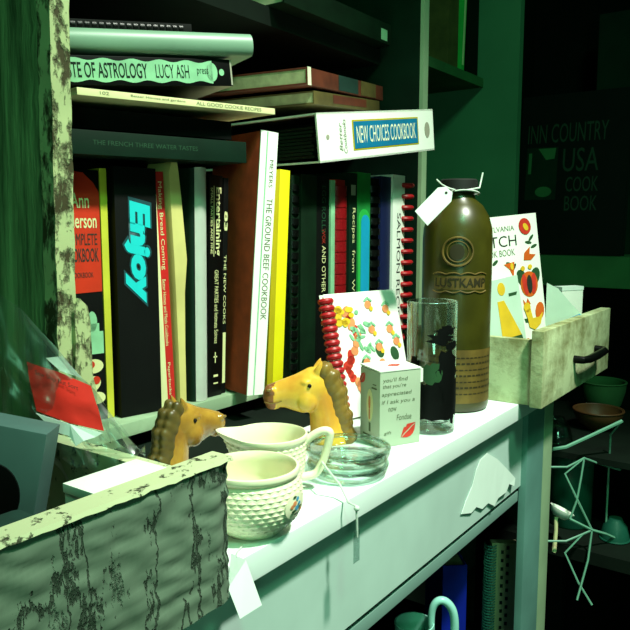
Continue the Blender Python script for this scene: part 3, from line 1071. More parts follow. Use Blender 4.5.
# ---------------------------------------------------------------- horse head bookends
def horse(label, M, group, coat='horse', nose='horse_nose', hair='horse_dark'):
    """profile in the x-z plane looking towards -x; numbers are millimetres of the carved head"""
    t = thing('horse_bookend', label, 'figurine', M, group)
    mm_ = .00103

    def P(u, v, y=0):
        return V(((u - 330) * mm_, y * .001, (444 - v) * mm_))

    def sec(u, v, half, wide, ang):
        a = R(ang)
        return (P(u, v), V((math.sin(a), 0, math.cos(a))) * half * mm_, V((0, 1, 0)) * wide * .001)
    bm = NB()
    rings(bm, [sec(262.8, 396, 3, 3.5, 0), sec(264.5, 396, 8, 6.5, 0), sec(268, 396.5, 11.5, 8.5, 4), sec(273, 396, 13.5, 9.6, 8), sec(279, 394, 14, 9.6, 8), sec(286, 393, 15.5, 10, 8), sec(294, 393, 18.5, 11.5, 6), sec(302, 393, 21.5, 13.5, 0), sec(310, 391, 22.5, 14, -6), sec(317, 387, 20, 13, -16), sec(323, 384, 14, 10.5, -20), sec(326, 382, 6, 6, -20)], 24)
    rings(bm, [sec(316, 378, 8, 7, 60), sec(319, 386, 13, 10, 72), sec(322, 396, 15.5, 11.5, 80), sec(325, 407, 17, 12.5, 84), sec(327, 418, 18, 13.5, 87), sec(329, 430, 19.5, 15, 89), sec(330, 444, 21, 17, 90)], 24)
    for s in (-1, 1):
        rings(bm, [(P(316, 374, s * 6.5), V((.0048, 0, 0)), V((0, .0035, 0))), (P(317, 369, s * 7.5), V((.0042, 0, 0)), V((0, .003, 0))), (P(319, 364, s * 8), V((.0026, 0, 0)), V((0, .002, 0))), (P(320.5, 360.5, s * 8), V((.0008, 0, 0)), V((0, .0008, 0)))], 12)
        # cheek, brow and nostril swellings
        for (u, v, y, rx, ry, rz) in ((306, 400, 9, 11, 7, 12), (305, 382, 10.2, 6, 3.4, 3.4), (271, 390, 6.5, 5, 4.2, 4.5)):
            b2 = bmesh.new()
            bmesh.ops.create_uvsphere(b2, u_segments=16, v_segments=10, radius=1)
            b2.transform(Matrix.Translation(P(u, v, s * y)) @ Matrix.Diagonal((rx * .001, ry * .001, rz * .001, 1)))
            merge(bm, b2)
    # lower lip
    b2 = bmesh.new()
    bmesh.ops.create_uvsphere(b2, u_segments=16, v_segments=10, radius=1)
    b2.transform(Matrix.Translation(P(273, 406)) @ Matrix.Diagonal((.008, .0072, .0045, 1)))
    merge(bm, b2)
    body = build('head', bm, coat, t)
    remeshed(body, .0011, 5)
    body.data.materials.clear()
    body.data.materials.append(MT[coat])
    body.data.materials.append(MT[nose])
    for p in body.data.polygons:
        q = p.center
        n = noise.noise(V((q.x * 150, q.y * 150, q.z * 150))) * .004
        if q.x < (273 - 330) * mm_ + n:
            p.material_index = 1
    # mane down the back of the neck
    bm = NB()
    path = [(327, 371), (335, 380), (338, 388), (340, 396), (342, 404), (343, 412), (345, 420), (347, 428), (348, 436), (349, 441)]
    for i, (u, v) in enumerate(path):
        for s in (-1, 0, 1):
            b2 = bmesh.new()
            bmesh.ops.create_uvsphere(b2, u_segments=12, v_segments=8, radius=1)
            k = .8 if i < 1 else 1
            b2.transform(Matrix.Translation(P(u - 3 - 3 * abs(s) + (2 if i % 3 == 0 else 0), v, s * 7)) @ Matrix.Rotation(R(25 + 4 * i), 4, 'Y') @ Matrix.Diagonal((.0075 * k, .0058 * k, .0105 * k, 1)))
            merge(bm, b2)
    mane = build('mane', bm, hair, t)
    remeshed(mane, .0011, 9)
    mane.data.materials.append(MT['horse_dark']) if not mane.data.materials else None
    mane['label'] = 'darker wavy mane'
    for s in (-1, 1):
        b2 = NB()
        bmesh.ops.create_uvsphere(b2, u_segments=14, v_segments=10, radius=.0021)
        b2.transform(Matrix.Translation(P(308, 384.5, s * 13.2)))
        build('eye', b2, 'black_gloss', body)
        b2 = NB()
        bmesh.ops.create_uvsphere(b2, u_segments=12, v_segments=8, radius=1)
        b2.transform(Matrix.Translation(P(268.5, 389, s * 9.6)) @ Matrix.Diagonal((.0028, .0012, .0018, 1)))
        build('nostril', b2, 'horse_dark', body)
        b2 = NB()
        tube(b2, [P(264, 401.5, s * 6.2), P(270, 402.5, s * 8.6), P(277, 401.5, s * 9.4), P(281, 400, s * 9.2)], .0007, 6)
        build('mouth', b2, 'horse_dark', body)
    return t
GH = 'pair of carved horse head bookends'
horse('honey coloured horse head bookend facing left, between cream jug and lips box', Matrix.Translation((0.5955, 0.408, LZ)) @ Matrix.Rotation(R(-50), 4, 'Z'), GH)
horse('shiny brown horse head bookend facing right, lower left behind the crackled drawer', Matrix.Translation((0.414, 0.452, LZ)) @ Matrix.Rotation(R(173), 4, 'Z') @ Matrix.Scale(.87, 4), GH, 'horse_brown', 'horse_brown', 'horse_brown_hair')


# ---------------------------------------------------------------- cream china
def basket(bm, r_at, z0, z1, rows, n, h=.0008):
    for i in range(rows):
        z = z0 + (z1 - z0) * (i + .5) / rows
        rr_ = r_at(z)
        dz = (z1 - z0) / rows * .5
        for k in range(n):
            a = 2 * math.pi * (k + .5 * (i % 2)) / n
            b2 = bmesh.new()
            rw = math.pi * rr_ / n * 0.98
            cx = V((rr_ * math.cos(a), rr_ * math.sin(a), z))
            tx = V((-math.sin(a), math.cos(a), 0)); nx = V((math.cos(a), math.sin(a), 0))
            dr = (r_at(z + .001) - r_at(z - .001)) / .002
            up = V((math.cos(a) * dr, math.sin(a) * dr, 1)).normalized()
            vs = [b2.verts.new(cx + tx * rw), b2.verts.new(cx + up * dz), b2.verts.new(cx - tx * rw), b2.verts.new(cx - up * dz)]
            tp = b2.verts.new(cx + nx * h)
            for q in range(4):
                b2.faces.new((vs[q], vs[(q + 1) % 4], tp))
            merge(bm, b2)


def interp(prof):
    def f(z):
        for (r0, z0), (r1, z1) in zip(prof, prof[1:]):
            if z0 <= z <= z1:
                return r0 + (r1 - r0) * (z - z0) / max(1e-9, z1 - z0)
        return prof[-1][0]
    return f
sg = thing('sugar_bowl', 'cream basket weave china bowl with small flower spray, beside the crackled drawer', 'bowl', Matrix.Translation((0.3835, 0.3320, LZ)) @ Matrix.Rotation(R(-97), 4, 'Z') @ Matrix.Diagonal((1, 1, .88, 1)))
outp = [(.0205, .0), (.0225, .002), (.0275, .007), (.0335, .0145), (.0365, .023), (.0370, .030), (.0362, .038), (.0340, .0455), (.0330, .048)]
prof = [(0, .001)] + outp + [(.0345, .0495), (.0352, .052), (.0345, .0545), (.0325, .0548), (.0312, .052), (.0315, .046), (.034, .034), (.032, .018), (.02, .006), (0, .005)]
build('body', lathe(NB(), prof, 56), 'ceramic', sg)
bm = NB()
basket(bm, interp(outp), .004, .0465, 11, 34)
build('weave_relief', bm, 'ceramic', carrier(sg), angle=10)
bm = NB()
fr = interp(outp)
def onbowl(a, z, off):
    q = fr(z) + off
    return V((q * math.cos(a), q * math.sin(a), z))
def bpatch(bm, ac, zc, rx, rz, off, n=16, flat=True):
    b2 = bmesh.new()
    cv_ = b2.verts.new(onbowl(ac, zc, off))
    rws = []
    for f in (.5, 1.0):
        rws.append([b2.verts.new(onbowl(ac + f * rx * math.cos(2 * math.pi * k / n) / .036, zc + f * rz * math.sin(2 * math.pi * k / n), off)) for k in range(n)])
    for k in range(n):
        b2.faces.new((rws[0][k], rws[0][(k + 1) % n], cv_))
        b2.faces.new((rws[1][k], rws[1][(k + 1) % n], rws[0][(k + 1) % n], rws[0][k]))
    merge(bm, b2)
bpatch(bm, .22, .028, .0115, .0105, .0011)
panel_ = build('smooth_panel', bm, 'ceramic', sg)
bm = NB()
for (a, z, s) in ((.16, .031, .002), (.08, .029, .0018), (.36, .024, .0016)):
    bpatch(bm, a, z, s, s, .0015, 10)
build('flower_print', bm, 'motif_peach', panel_)
bm = NB()
for (a, z, s) in ((.22, .027, .0022), (.30, .030, .0016), (.26, .034, .0017)):
    bpatch(bm, a, z, s, s, .0016, 10)
build('flower_print', bm, 'sky_blue', panel_)
bm = NB()
for (a, z, s) in ((.12, .025, .0016), (.20, .022, .0015), (.33, .027, .0014), (.17, .036, .0014)):
    bpatch(bm, a, z, s * 1.4, s * .7, .0017, 10)
build('flower_print', bm, 'leaf', panel_)

# creamer: spout to the left, handle to the right
cr_ = thing('creamer', 'cream basket weave china jug with pouring lip and square handle', 'jug', Matrix.Translation((0.4520, 0.3720, LZ)) @ Matrix.Rotation(R(-54.3), 4, 'Z'))
oc = [(.019, 0), (.021, .002), (.0255, .008), (.029, .018), (.0305, .028), (.031, .038), (.0305, .043)]
pr_ = [(0, .001)] + oc + [(.0315, .0445), (.0325, .0465), (.032, .049), (.0305, .0493), (.0292, .0465), (.0285, .036), (.027, .018), (.018, .006), (0, .005)]
def spout(bm):
    for v in bm.verts:
        rad_ = math.hypot(v.co.x, v.co.y)
        if rad_ > .012 and v.co.z > .02:
            a = abs(math.atan2(v.co.y, -v.co.x))
            w_ = max(0.0, 1 - a / .75)
            w_ = w_ * w_ * (3 - 2 * w_)
            k = (v.co.z - .02) / .03
            v.co.x -= .013 * w_ * k * k * (rad_ / .031)
            v.co.z += .003 * w_ * k * k
    return bm
build('body', spout(lathe(NB(), pr_, 64)), 'ceramic', cr_)
bm = NB()
basket(bm, interp(oc), .004, .043, 10, 32)
build('weave_relief', spout(bm), 'ceramic', carrier(cr_), angle=10)
bm = NB()
tube(bm, [(.0285, 0, .040), (.036, 0, .0465), (.044, 0, .0505), (.0495, 0, .0500), (.0505, 0, .046), (.048, 0, .034), (.044, 0, .022), (.038, 0, .0135), (.027, 0, .011)], [.0035, .0034, .0035, .0038, .0036, .0034, .0034, .0034, .0038], 12, smooth=True)
build('handle', bm, 'ceramic', cr_)

# glass dishes, one in another
def dish(label, z, r, hgt):
    t = thing('glass_dish', label, 'dish', (0.5245, 0.3405, LZ + z))
    bm = NB()
    lathe(bm, [(0, 0), (r * .80, 0), (r * .90, .0015), (r * .98, hgt * .45), (r, hgt * .8), (r * .985, hgt), (r * .93, hgt), (r * .92, hgt * .75), (r * .86, hgt * .35), (r * .78, .004), (0, .0035)], 56)
    build('bowl', bm, 'glass_dish', t)
    bm = NB()
    tube(bm, [(r * .955 * math.cos(2 * math.pi * k / 48), r * .955 * math.sin(2 * math.pi * k / 48), hgt) for k in range(48)], .0022, 8, closed=True)
    build('rim', bm, 'glass_dish', t)
    return t
dish('shallow clear glass dish lying on the ledge, lower of the stacked two', 0, .0365, .0105)
dish('shallow clear glass dish with tied string, upper of the stacked two', .0128, .0380, .0115)
# the string over the edge of the ledge with its clear tag
st = thing('tag_string', 'thin white string hanging from the glass dishes over the ledge edge', 'string', (0.4643, 0.2973, 0.9000))
o0 = V((0.4643, 0.2973, 0.9000))
bm = NB()
tube(bm, [V((0.4749, 0.3341, 0.9253)) - o0, V((0.4668, 0.3224, 0.9230)) - o0, V((0.4688, 0.3119, 0.9112)) - o0 + V((0, 0, .001)), V((-.002, .002, .0022)), V((.0, -.0035, .000)), V((.0005, -.0045, -.012)), V((.0008, -.0045, -.026))], .0009, 6)
build('cord', bm, 'string', st)
b2 = NB()
bmesh.ops.create_uvsphere(b2, u_segments=10, v_segments=8, radius=.0024)
b2.transform(Matrix.Translation((.0003, -.0042, -.002)))
build('knot', b2, 'string', [q for q in st.children if q.name.startswith('cord')][0])
build('clear_tag', box(NB(), -.005, -.0050, -.046, .004, -.0046, -.020), 'clear_strip', st)

# big white tag by the drawer corner
o0 = V((0.3338, 0.3000, 0.9071))
wt = thing('price_tag', 'large blank white tag hanging over the ledge edge by the crackled drawer', 'tag', o0)
q = [V((0.3258, 0.3005, 0.9121)) - o0, V((0.3385, 0.2990, 0.9028)) - o0, V((0.3460, 0.2920, 0.8704)) - o0, V((0.3175, 0.2860, 0.8759)) - o0, V((0.3123, 0.2910, 0.8971)) - o0]
b2 = NB()
f = b2.faces.new([b2.verts.new(p) for p in q])
bmesh.ops.solidify(b2, geom=[f], thickness=.0006)
build('card', b2, 'tag_paper', wt, smooth=False)
bm = NB()
tube(bm, [V((0.3294, 0.2995, 0.9083)) - o0, V((0.3480, 0.3145, 0.9012)) - o0, V((0.3569, 0.3179, 0.9012)) - o0], .0006, 6)
build('string', bm, 'string', wt)

# torn white tape on the apron
b2 = NB()
o0 = V((0.7972, 0.3187, 0.8182))
tp_pts = [(487, 453), (497, 459), (505, 467), (515, 478), (514, 486), (509, 484), (506, 492), (498, 498), (494, 506), (488, 503), (482, 509), (476, 507), (471, 513), (461, 514), (466, 500), (472, 486), (476, 470), (480, 460)]
P3 = [V(p) - o0 for p in ((0.7934, 0.3182, 0.8527), (0.8242, 0.3175, 0.8372), (0.8501, 0.3167, 0.8200), (0.8818, 0.3147, 0.7969), (0.8777, 0.3142, 0.7874), (0.8635, 0.3157, 0.7941), (0.8533, 0.3155, 0.7867), (0.8296, 0.3167, 0.7860), (0.8167, 0.3165, 0.7799), (0.7990, 0.3173, 0.7892), (0.7807, 0.3172, 0.7878), (0.7637, 0.3177, 0.7957), (0.7496, 0.3177, 0.7931), (0.7229, 0.3182, 0.8007), (0.7363, 0.3185, 0.8127), (0.7527, 0.3187, 0.8242), (0.7630, 0.3187, 0.8403), (0.7735, 0.3185, 0.8494))]
f = b2.faces.new([b2.verts.new(p) for p in P3])
bmesh.ops.triangulate(b2, faces=[f])
bmesh.ops.solidify(b2, geom=b2.faces[:], thickness=.0005)
tp = build('tape', b2, 'tag_paper', None, smooth=False)
tp.location = o0
tag(tp, 'torn piece of white paper tape stuck on the counter apron', 'tape')

# ---------------------------------------------------------------- crackled drawer, front left
dr = thing('drawer', 'old wooden drawer with crackled green paint on the ledge, lower left corner', 'drawer', (0.303, 0.278, 0.9003))
def dp(name, m, x0, y0, z0, x1, y1, z1, bevel=0.0):
    return part_box(name, m, dr, x0 - .303, y0 - .278, z0 - .9003, x1 - .303, y1 - .278, z1 - .9003, bevel=bevel)
b2 = NB()
nx, nz = 110, 34
fv = []
for j in range(nz + 1):
    z = -.0015 + .0855 * j / nz
    row = []
    for i in range(nx + 1):
        x = -.343 + .343 * i / nx
        n = noise.noise(V((x * 70 + z * 60, 0, z * 150))) * .0022 + noise.noise(V((x * 260, 3, z * 200))) * .0005
        e = 0.0
        if i > nx - 4:
            e = .0012 * (i - (nx - 4)) ** 1.3
        row.append(b2.verts.new((x, n + e * .5, z)))
    fv.append(row)
for j in range(nz):
    for i in range(nx):
        b2.faces.new((fv[j][i], fv[j][i + 1], fv[j + 1][i + 1], fv[j + 1][i]))
bk_ = [b2.verts.new(p) for p in ((-.343, .015, -.0015), (0, .015, -.0015), (0, .015, .084), (-.343, .015, .084))]
b2.faces.new((bk_[0], bk_[3], bk_[2], bk_[1]))
b2.faces.new([r[0] for r in fv] + [bk_[3], bk_[0]])
b2.faces.new([r[-1] for r in fv][::-1] + [bk_[1], bk_[2]])
b2.faces.new(fv[0][::-1] + [bk_[0], bk_[1]])
b2.faces.new(fv[-1] + [bk_[2], bk_[3]])
build('front_board', b2, 'crackle', dr, angle=60)
b2 = NB()
bm = NB()
for k in range(60):
    t0 = -.343 + .343 * k / 60
    t1 = -.343 + .343 * (k + 1) / 60
    d0 = noise.noise(V((k * .7, 0, 0))) * .0012
    d1 = noise.noise(V(((k + 1) * .7, 0, 0))) * .0012
    vs = [bm.verts.new(p) for p in ((t0, -.0018, .0845 + d0), (t1, -.0018, .0845 + d1), (t1, -.0004, .0866), (t0, -.0004, .0866), (t1, .0152, .0866), (t0, .0152, .0866))]
    bm.faces.new((vs[0], vs[1], vs[2], vs[3]))
    bm.faces.new((vs[3], vs[2], vs[4], vs[5]))
bmesh.ops.remove_doubles(bm, verts=bm.verts[:], dist=1e-5)
bmesh.ops.solidify(bm, geom=bm.faces[:], thickness=0.0008)
o = build('top_edge', bm, 'drawer_edge', dr)
o['label'] = 'pale chipped paint on the top edge'
dp('side_board', 'drawer_edge', 0.283, 0.2932, 0.9003, 0.295, 0.455, 0.975, bevel=.001)
dp('side_board', 'drawer_inside', -.03, 0.2932, 0.9003, -.018, 0.455, 0.975)
dp('back_board', 'drawer_inside', -.03, 0.4552, 0.9003, 0.295, 0.466, 0.975)
dp('bottom_board', 'drawer_inside', -.018, 0.2932, 0.9003, 0.283, 0.455, 0.906)

DZ = 0.9063
# white card box
mb = Matrix.Translation((0.2265, 0.2965, DZ)) @ Matrix.Rotation(R(0), 4, 'Z')
wb = thing('card_box', 'small white lidded box inside the crackled drawer, right of the plastic bag', 'box', mb)
build('body', box(NB(), 0, 0, 0, .050, .034, .070, bevel=.0008), 'white_card', wb)
build('lid', box(NB(), -.0006, -.0006, .0703, .0506, .0346, .0755, bevel=.0006), 'white_gloss', wb)

# grey box with a black disc
CR = V((.584, -.812, 0)); CB = V((.812, .584, 0))
mg = Matrix.Identity(4)
gx = (CR * .99 + V((0, 0, -.2))).normalized()
gy = V((0, 0, 1)).cross(gx).normalized(); gz = gx.cross(gy)
o0 = V((0.2020, 0.3925, DZ + .0080))
for i in range(3):
    mg[i][0], mg[i][1], mg[i][2], mg[i][3] = gx[i], gy[i], gz[i], o0[i]
gb = thing('speaker_box', 'grey box with big black round disc, at the left edge inside the crackled drawer', 'box', mg)
build('body', box(NB(), -.035, 0, 0, .0315, .022, .098, bevel=.001), 'grey_box', gb)
G1 = frame((0, 0, 0), (1, 0, 0), (0, 0, 1))
shapes(gb, 'black_gloss', [ell(.006, .056, .0165, .020, n=32)], 'disc', F=G1, thick=.0012)
# beige wood piece behind it
o0 = V((0.160, 0.440, DZ))
wp = thing('wooden_piece', 'pale wooden block with dark hexagonal hole, left edge behind the grey box', 'block', Matrix.Translation(o0) @ Matrix.Rotation(R(-54), 4, 'Z'))
build('block', (lambda b: (prism(b, [(.0, 0), (.062, 0), (.060, .088), (.044, .130), (.02, .140), (0, .140)], -.012, 0, G1), b)[1])(NB()), 'wood_beige', wp)
shapes(wp, 'ink', [ell(.036, .110, .010, .013, n=6)], 'hole', F=G1, thick=.0006)

# clear plastic bag with red label
o0 = V((0.2760, 0.379, DZ + .0008))
mz = Matrix.Identity(4)
bx_ = CR
by_ = CB
for i in range(3):
    mz[i][0], mz[i][1], mz[i][2], mz[i][3] = bx_[i], by_[i], (0, 0, 1)[i], o0[i]
bag = thing('plastic_bag', 'clear crumpled plastic bag with red paper label in the crackled drawer', 'bag', mz)
outl_top = [(-.052, .172), (-.036, .160), (-.010, .130), (.010, .104), (.026, .082), (.038, .066)]
def bag_top(u):
    if u <= outl_top[0][0]:
        return outl_top[0][1]
    for (u0, z0), (u1, z1) in zip(outl_top, outl_top[1:]):
        if u <= u1:
            return z0 + (z1 - z0) * (u - u0) / (u1 - u0)
    return outl_top[-1][1]
b2 = NB()
nu, nv = 44, 36
sd = []
for s in (0, 1):
    rows = []
    for j in range(nv + 1):
        row = []
        for i in range(nu + 1):
            u = -.052 + .090 * i / nu
            zt = bag_top(u)
            zb = max(0.0, (u + .012) * 1.5)
            z = zb + (zt - zb) * j / nv
            fu = math.sin(math.pi * i / nu) ** .5
            fz = (1 - j / nv) ** .6
            th = .016 * fu * fz
            cr1 = noise.noise(V((u * 70, z * 70, s * 9))) * .004 + noise.noise(V((u * 150 + z * 90, z * 40, s * 5 + 2))) * .003
            y = (th if s else -th) + cr1 * fu * min(1, 4 * (1 - j / nv)) * min(1, 6 * j / nv) + .02 * z
            row.append(b2.verts.new((u, y, z + .004 * fu * min(1, j / 4) * noise.noise(V((u * 60, s, 4))))))
        rows.append(row)
    sd.append(rows)
for s, rows in enumerate(sd):
    for j in range(nv):
        for i in range(nu):
            q4 = (rows[j][i], rows[j][i + 1], rows[j + 1][i + 1], rows[j + 1][i])
            b2.faces.new(q4 if s == 0 else q4[::-1])
build('film', b2, 'film', bag, angle=60)
mzi = mz.inverted()
lab = [mzi @ V(p) for p in ((0.2616, 0.4155, 1.0338), (0.2684, 0.3929, 1.0288), (0.2779, 0.3728, 1.0207), (0.2760, 0.3642, 1.0082), (0.2749, 0.3577, 0.9949), (0.2643, 0.3768, 0.9992), (0.2565, 0.3992, 1.0051), (0.2593, 0.4088, 1.0194))]
cpt = sum(lab, V((0, 0, 0))) / 8 + V((0, -.003, 0))
b2 = NB()
vs = [b2.verts.new(p) for p in lab]
cv_ = b2.verts.new(cpt)
for k in range(8):
    b2.faces.new((vs[k], vs[(k + 1) % 8], cv_))
bmesh.ops.subdivide_edges(b2, edges=b2.edges[:], cuts=3, use_grid_fill=True)
for v in b2.verts:
    v.co.y += noise.noise(v.co * 120) * .0012
bmesh.ops.solidify(b2, geom=b2.faces[:], thickness=.0004)
rl = build('label_card', b2, 'red_label', bag, angle=60)
rl['label'] = 'red paper label'
l0, l1, l3 = lab[0], lab[2], lab[6]
FL = frame(l0 + (l1 - l0) * .02 + (l3 - l0) * .20 + V((0, -.0042, 0)), l1 - l0, l0 - l3)
letters(bag, 'ink', ('Sew Ship But Sort', .006, .0005, .032, .0042), F=FL, slant=.2, name='label_writing')
b2 = NB()
pts = [mzi @ V(p) for p in ((0.2538, 0.3961, 1.0049), (0.2625, 0.3742, 0.9994), (0.2725, 0.3557, 0.9945), (0.2698, 0.3590, 0.9921), (0.2647, 0.3640, 0.9900), (0.2621, 0.3686, 0.9866), (0.2617, 0.3737, 0.9921), (0.2581, 0.3826, 0.9940))]
f = b2.faces.new([b2.verts.new(p) for p in pts])
bmesh.ops.triangulate(b2, faces=[f])
bmesh.ops.solidify(b2, geom=b2.faces[:], thickness=.0004)
build('paper_fold', b2, 'tag_paper', bag, smooth=False)
# bag contents: pale card and dark pieces
b2 = NB()
pts = [mzi @ V(p) for p in ((0.2724, 0.4111, 1.0352), (0.2786, 0.4027, 1.0365), (0.2811, 0.3861, 1.0236), (0.2745, 0.3996, 1.0276))]
f = b2.faces.new([b2.verts.new(p) for p in pts])
bmesh.ops.solidify(b2, geom=[f], thickness=.0006)
build('pale_card', b2, 'tag_paper', bag, smooth=False)
b2 = NB()
rr = random.Random(8)
for k in range(7):
    box(b2, -.004, -.002, -.028, .004, .002, .028, Matrix.Translation((.004 + .005 * k, .004 + .004 * (k % 3), .036)) @ Matrix.Rotation(R(38 + rr.uniform(-8, 8)), 4, 'Y'))
build('contents', b2, 'dark_green', bag)
# dark lidded tin lying in front
tn = thing('tin', 'dark green rounded tin lying inside the crackled drawer behind its front board', 'tin', Matrix.Translation((0.165, 0.322, DZ)))
build('body', box(NB(), -.045, -.025, 0, .045, .028, .052, bevel=.006), 'dark_green', tn)
build('lid', box(NB(), -.0465, -.0265, .0522, .0465, .0295, .062, bevel=.004), 'spine_teal', tn)

# ---------------------------------------------------------------- pale drawer on the right
d2 = thing('drawer', 'pale worn drawer with dark bar pull standing on the right end of the ledge', 'drawer', (0.853, 0.275, 0.9003))
def dq(name, m, x0, y0, z0, x1, y1, z1, bevel=0.0, M=None):
    return build(name, box(NB(), x0 - .853, y0 - .275, z0 - .9003, x1 - .853, y1 - .275, z1 - .9003, M, bevel=bevel), m, d2)
dq('front_board', 'drawer_white', 0.853, 0.275, 0.900, 1.168, 0.290, 0.995, bevel=.0015)
dq('side_board', 'drawer_white', 0.861, 0.2902, 0.9003, 0.872, 0.458, 0.982, bevel=.001)
dq('side_board', 'drawer_white', 1.150, 0.2902, 0.9003, 1.161, 0.458, 0.982)
dq('back_board', 'drawer_inside', 0.861, 0.4582, 0.9003, 1.161, 0.468, 0.982)
dq('bottom_board', 'drawer_inside', 0.8722, 0.2902, 0.9003, 1.1498, 0.458, 0.907)
bm = NB()
hx, hz = 1.035 - .853, .942 - .9003
tube(bm, [(hx - .052, .0, hz), (hx - .052, -.012, hz), (hx - .040, -.0165, hz), (hx, -.0175, hz), (hx + .040, -.0165, hz), (hx + .052, -.012, hz), (hx + .052, .0, hz)], [.0055, .005, .0055, .006, .0055, .005, .0055], 10)
h_ = build('handle', bm, 'black_gloss', d2)
h_['label'] = 'dark bar pull'

# cookbook with folk art cover
e1 = V((.906, -.423, 0)).normalized()
BR = V((1.022, 0.318, DZ + .001))
e3 = (V((0, 0, 1)) - e1 * .085 + e1.cross(V((0, 0, 1))) * -.10).normalized()
e2 = e3.cross(e1).normalized(); e1b = e2.cross(e3).normalized()
w_, h_d = .128, .222
md = Matrix.Identity(4)
o0 = BR - e1b * w_ + V((0, 0, .012))
for i in range(3):
    md[i][0], md[i][1], md[i][2], md[i][3] = e1b[i], e2[i], e3[i], o0[i]
du = thing('folk_cookbook', 'white DUTCH cook book with orange folk art cover standing in the pale drawer', 'book', md)
bm = NB()
box(bm, 0, 0, 0, w_, .001, h_d)
box(bm, 0, .009, 0, w_, .010, h_d)
box(bm, -.001, 0, 0, 0, .010, h_d)
build('cover', bm, 'white_card', du)
build('pages', box(NB(), .0002, .0011, .002, w_ - .001, .0089, h_d - .002), 'paper', du)
D1 = frame((0, 0, 0), (1, 0, 0), (0, 0, 1))
letters(du, 'ink_soft', ('PENNSYLVANIA', .006, h_d - .021, .078, .007), ('COOK BOOK', .018, h_d - .055, .063, .009), F=D1)
letters(du, 'ink', ('DUTCH', .002, h_d - .042, .084, .015), F=D1)
cu = w_ - .030
og, lf, yl, rd = [], [], [], []
rd.append(ell(cu + .006, h_d - .017, .011, .012, 40, n=16))
for a, (du_, dv_) in enumerate(((.016, -.030), (.020, -.042), (.010, -.036))):
    lf.append(ell(cu + du_, h_d + dv_ - .004, .0065, .0022, 40 - 25 * a, n=10))
lf += [ell(cu - .022, h_d - .072, .007, .0025, 50, n=10), ell(cu - .03, h_d - .066, .006, .0022, -20, n=10), ell(w_ - .085, h_d - .062, .006, .0025, 30, n=10)]
og += [[(cu + .0, h_d - .054), (cu + .012, h_d - .046), (cu + .010, h_d - .056), (cu + .022, h_d - .058), (cu + .012, h_d - .065), (cu - .002, h_d - .064)],
       [(cu - .040, h_d - .066), (cu - .020, h_d - .064), (cu - .024, h_d - .086), (cu - .030, h_d - .074)]]
og += [ell(cu + .004, h_d - .098, .0165, .018, n=22)]
lf += [ell(cu + .004 + s * .012, h_d - .089, .009, .014, -s * 30, n=16) for s in (-1, 1)]
yl += [ell(cu - .006, h_d - .075, .004, .0035, n=10), ell(cu + .008, h_d - .074, .004, .0035, n=10)]
# rooster
yl += [[(cu - .010, h_d - .134), (cu - .006, h_d - .146), (cu - .004, h_d - .158), (cu + .006, h_d - .163), (cu + .018, h_d - .156), (cu + .024, h_d - .140), (cu + .016, h_d - .146), (cu + .004, h_d - .146), (cu + .001, h_d - .132)], ell(cu - .005, h_d - .130, .0065, .007, n=12)]
og += [ell(cu + .019, h_d - .138, .0085, .013, -15, n=14), [(cu - .011, h_d - .118), (cu - .006, h_d - .124), (cu - .002, h_d - .117), (cu + .003, h_d - .126), (cu - .010, h_d - .127)], ell(cu - .006, h_d - .182, .005, .010, 25, n=12)]
lf += [ell(cu - .014, h_d - .184, .003, .009, 20, n=12), [(cu - .012, h_d - .145), (cu + .000, h_d - .146), (cu - .002, h_d - .152), (cu - .010, h_d - .151)]]
shapes(du, 'leaf', lf, 'cover_print', F=D1)
shapes(du, 'orange', og, 'cover_print', F=D1, off=.0003)
shapes(du, 'motif_red', rd + [ell(cu + .004 + s * .008, h_d - .098, .005, .015, s * -8, n=14) for s in (-1, 1)], 'cover_print', F=D1, off=.0006)
shapes(du, 'motif_yellow', yl + [ell(cu + .007, h_d - .018, .004, .006, 40, n=12), ell(cu - .026, h_d - .07, .003, .005, n=10)], 'cover_print', F=D1, off=.0009)
shapes(du, 'ink', [ell(cu + .004, h_d - .098, .005, .013, n=14)], 'cover_print', F=D1, off=.0011)
# pale card with yellow skirted figure in front of it
mc = md.copy()
o1 = BR - e1b * .118 - e2 * .006 + V((0, 0, .010))
for i in range(3):
    mc[i][3] = o1[i]
cd_ = thing('recipe_card', 'pale card with yellow skirted figure standing in front of the white DUTCH book', 'card', mc @ Matrix.Rotation(R(-3), 4, 'Y'))
build('card', box(NB(), 0, 0, 0, .073, .0015, .138), 'pale_card', cd_)
shapes(cd_, 'motif_yellow', [[(.030, .108), (.042, .108), (.066, .056), (.030, .056)], ell(.040, .124, .007, .009, n=14)], 'figure_print', F=D1)
shapes(cd_, 'leaf', [[(.030, .056), (.066, .056), (.068, .046), (.030, .046)], [(.052, .116), (.068, .116), (.066, .112), (.052, .112)]], 'figure_print', F=D1, off=.0002)
# papers in the drawer
o0 = V((1.0312, 0.3094, 0.9590))
me_ = Matrix.Translation(o0) @ Matrix.Rotation(R(-54.3), 4, 'Z')
pp = thing('envelope', 'pale pointed envelope with blue edge sticking up in the pale drawer right of the book', 'envelope', me_)
build('paper', prism(NB(), [(-.022, .082), (-.006, .074), (.014, .052), (.032, .034), (.024, -.020), (-.022, -.020)], -.0006, .0006, D1), 'pale_card', pp, smooth=False)
shapes(pp, 'sky_blue', [[(.004, .028), (.026, .038), (.032, .033), (.008, .020)]], 'edge_print', F=D1, off=.0007)
pp = thing('card_box', 'white paper box at the back of the pale drawer, under the dark green shelf edge', 'box', Matrix.Translation((1.100, 0.330, DZ + .001)) @ Matrix.Rotation(R(-30), 4, 'Z'))
build('body', box(NB(), 0, 0, 0, .042, .018, .116, bevel=.001), 'white_card', pp)
build('lid', box(NB(), -.0005, -.0005, .1162, .0425, .0185, .122), 'tag_paper', pp)

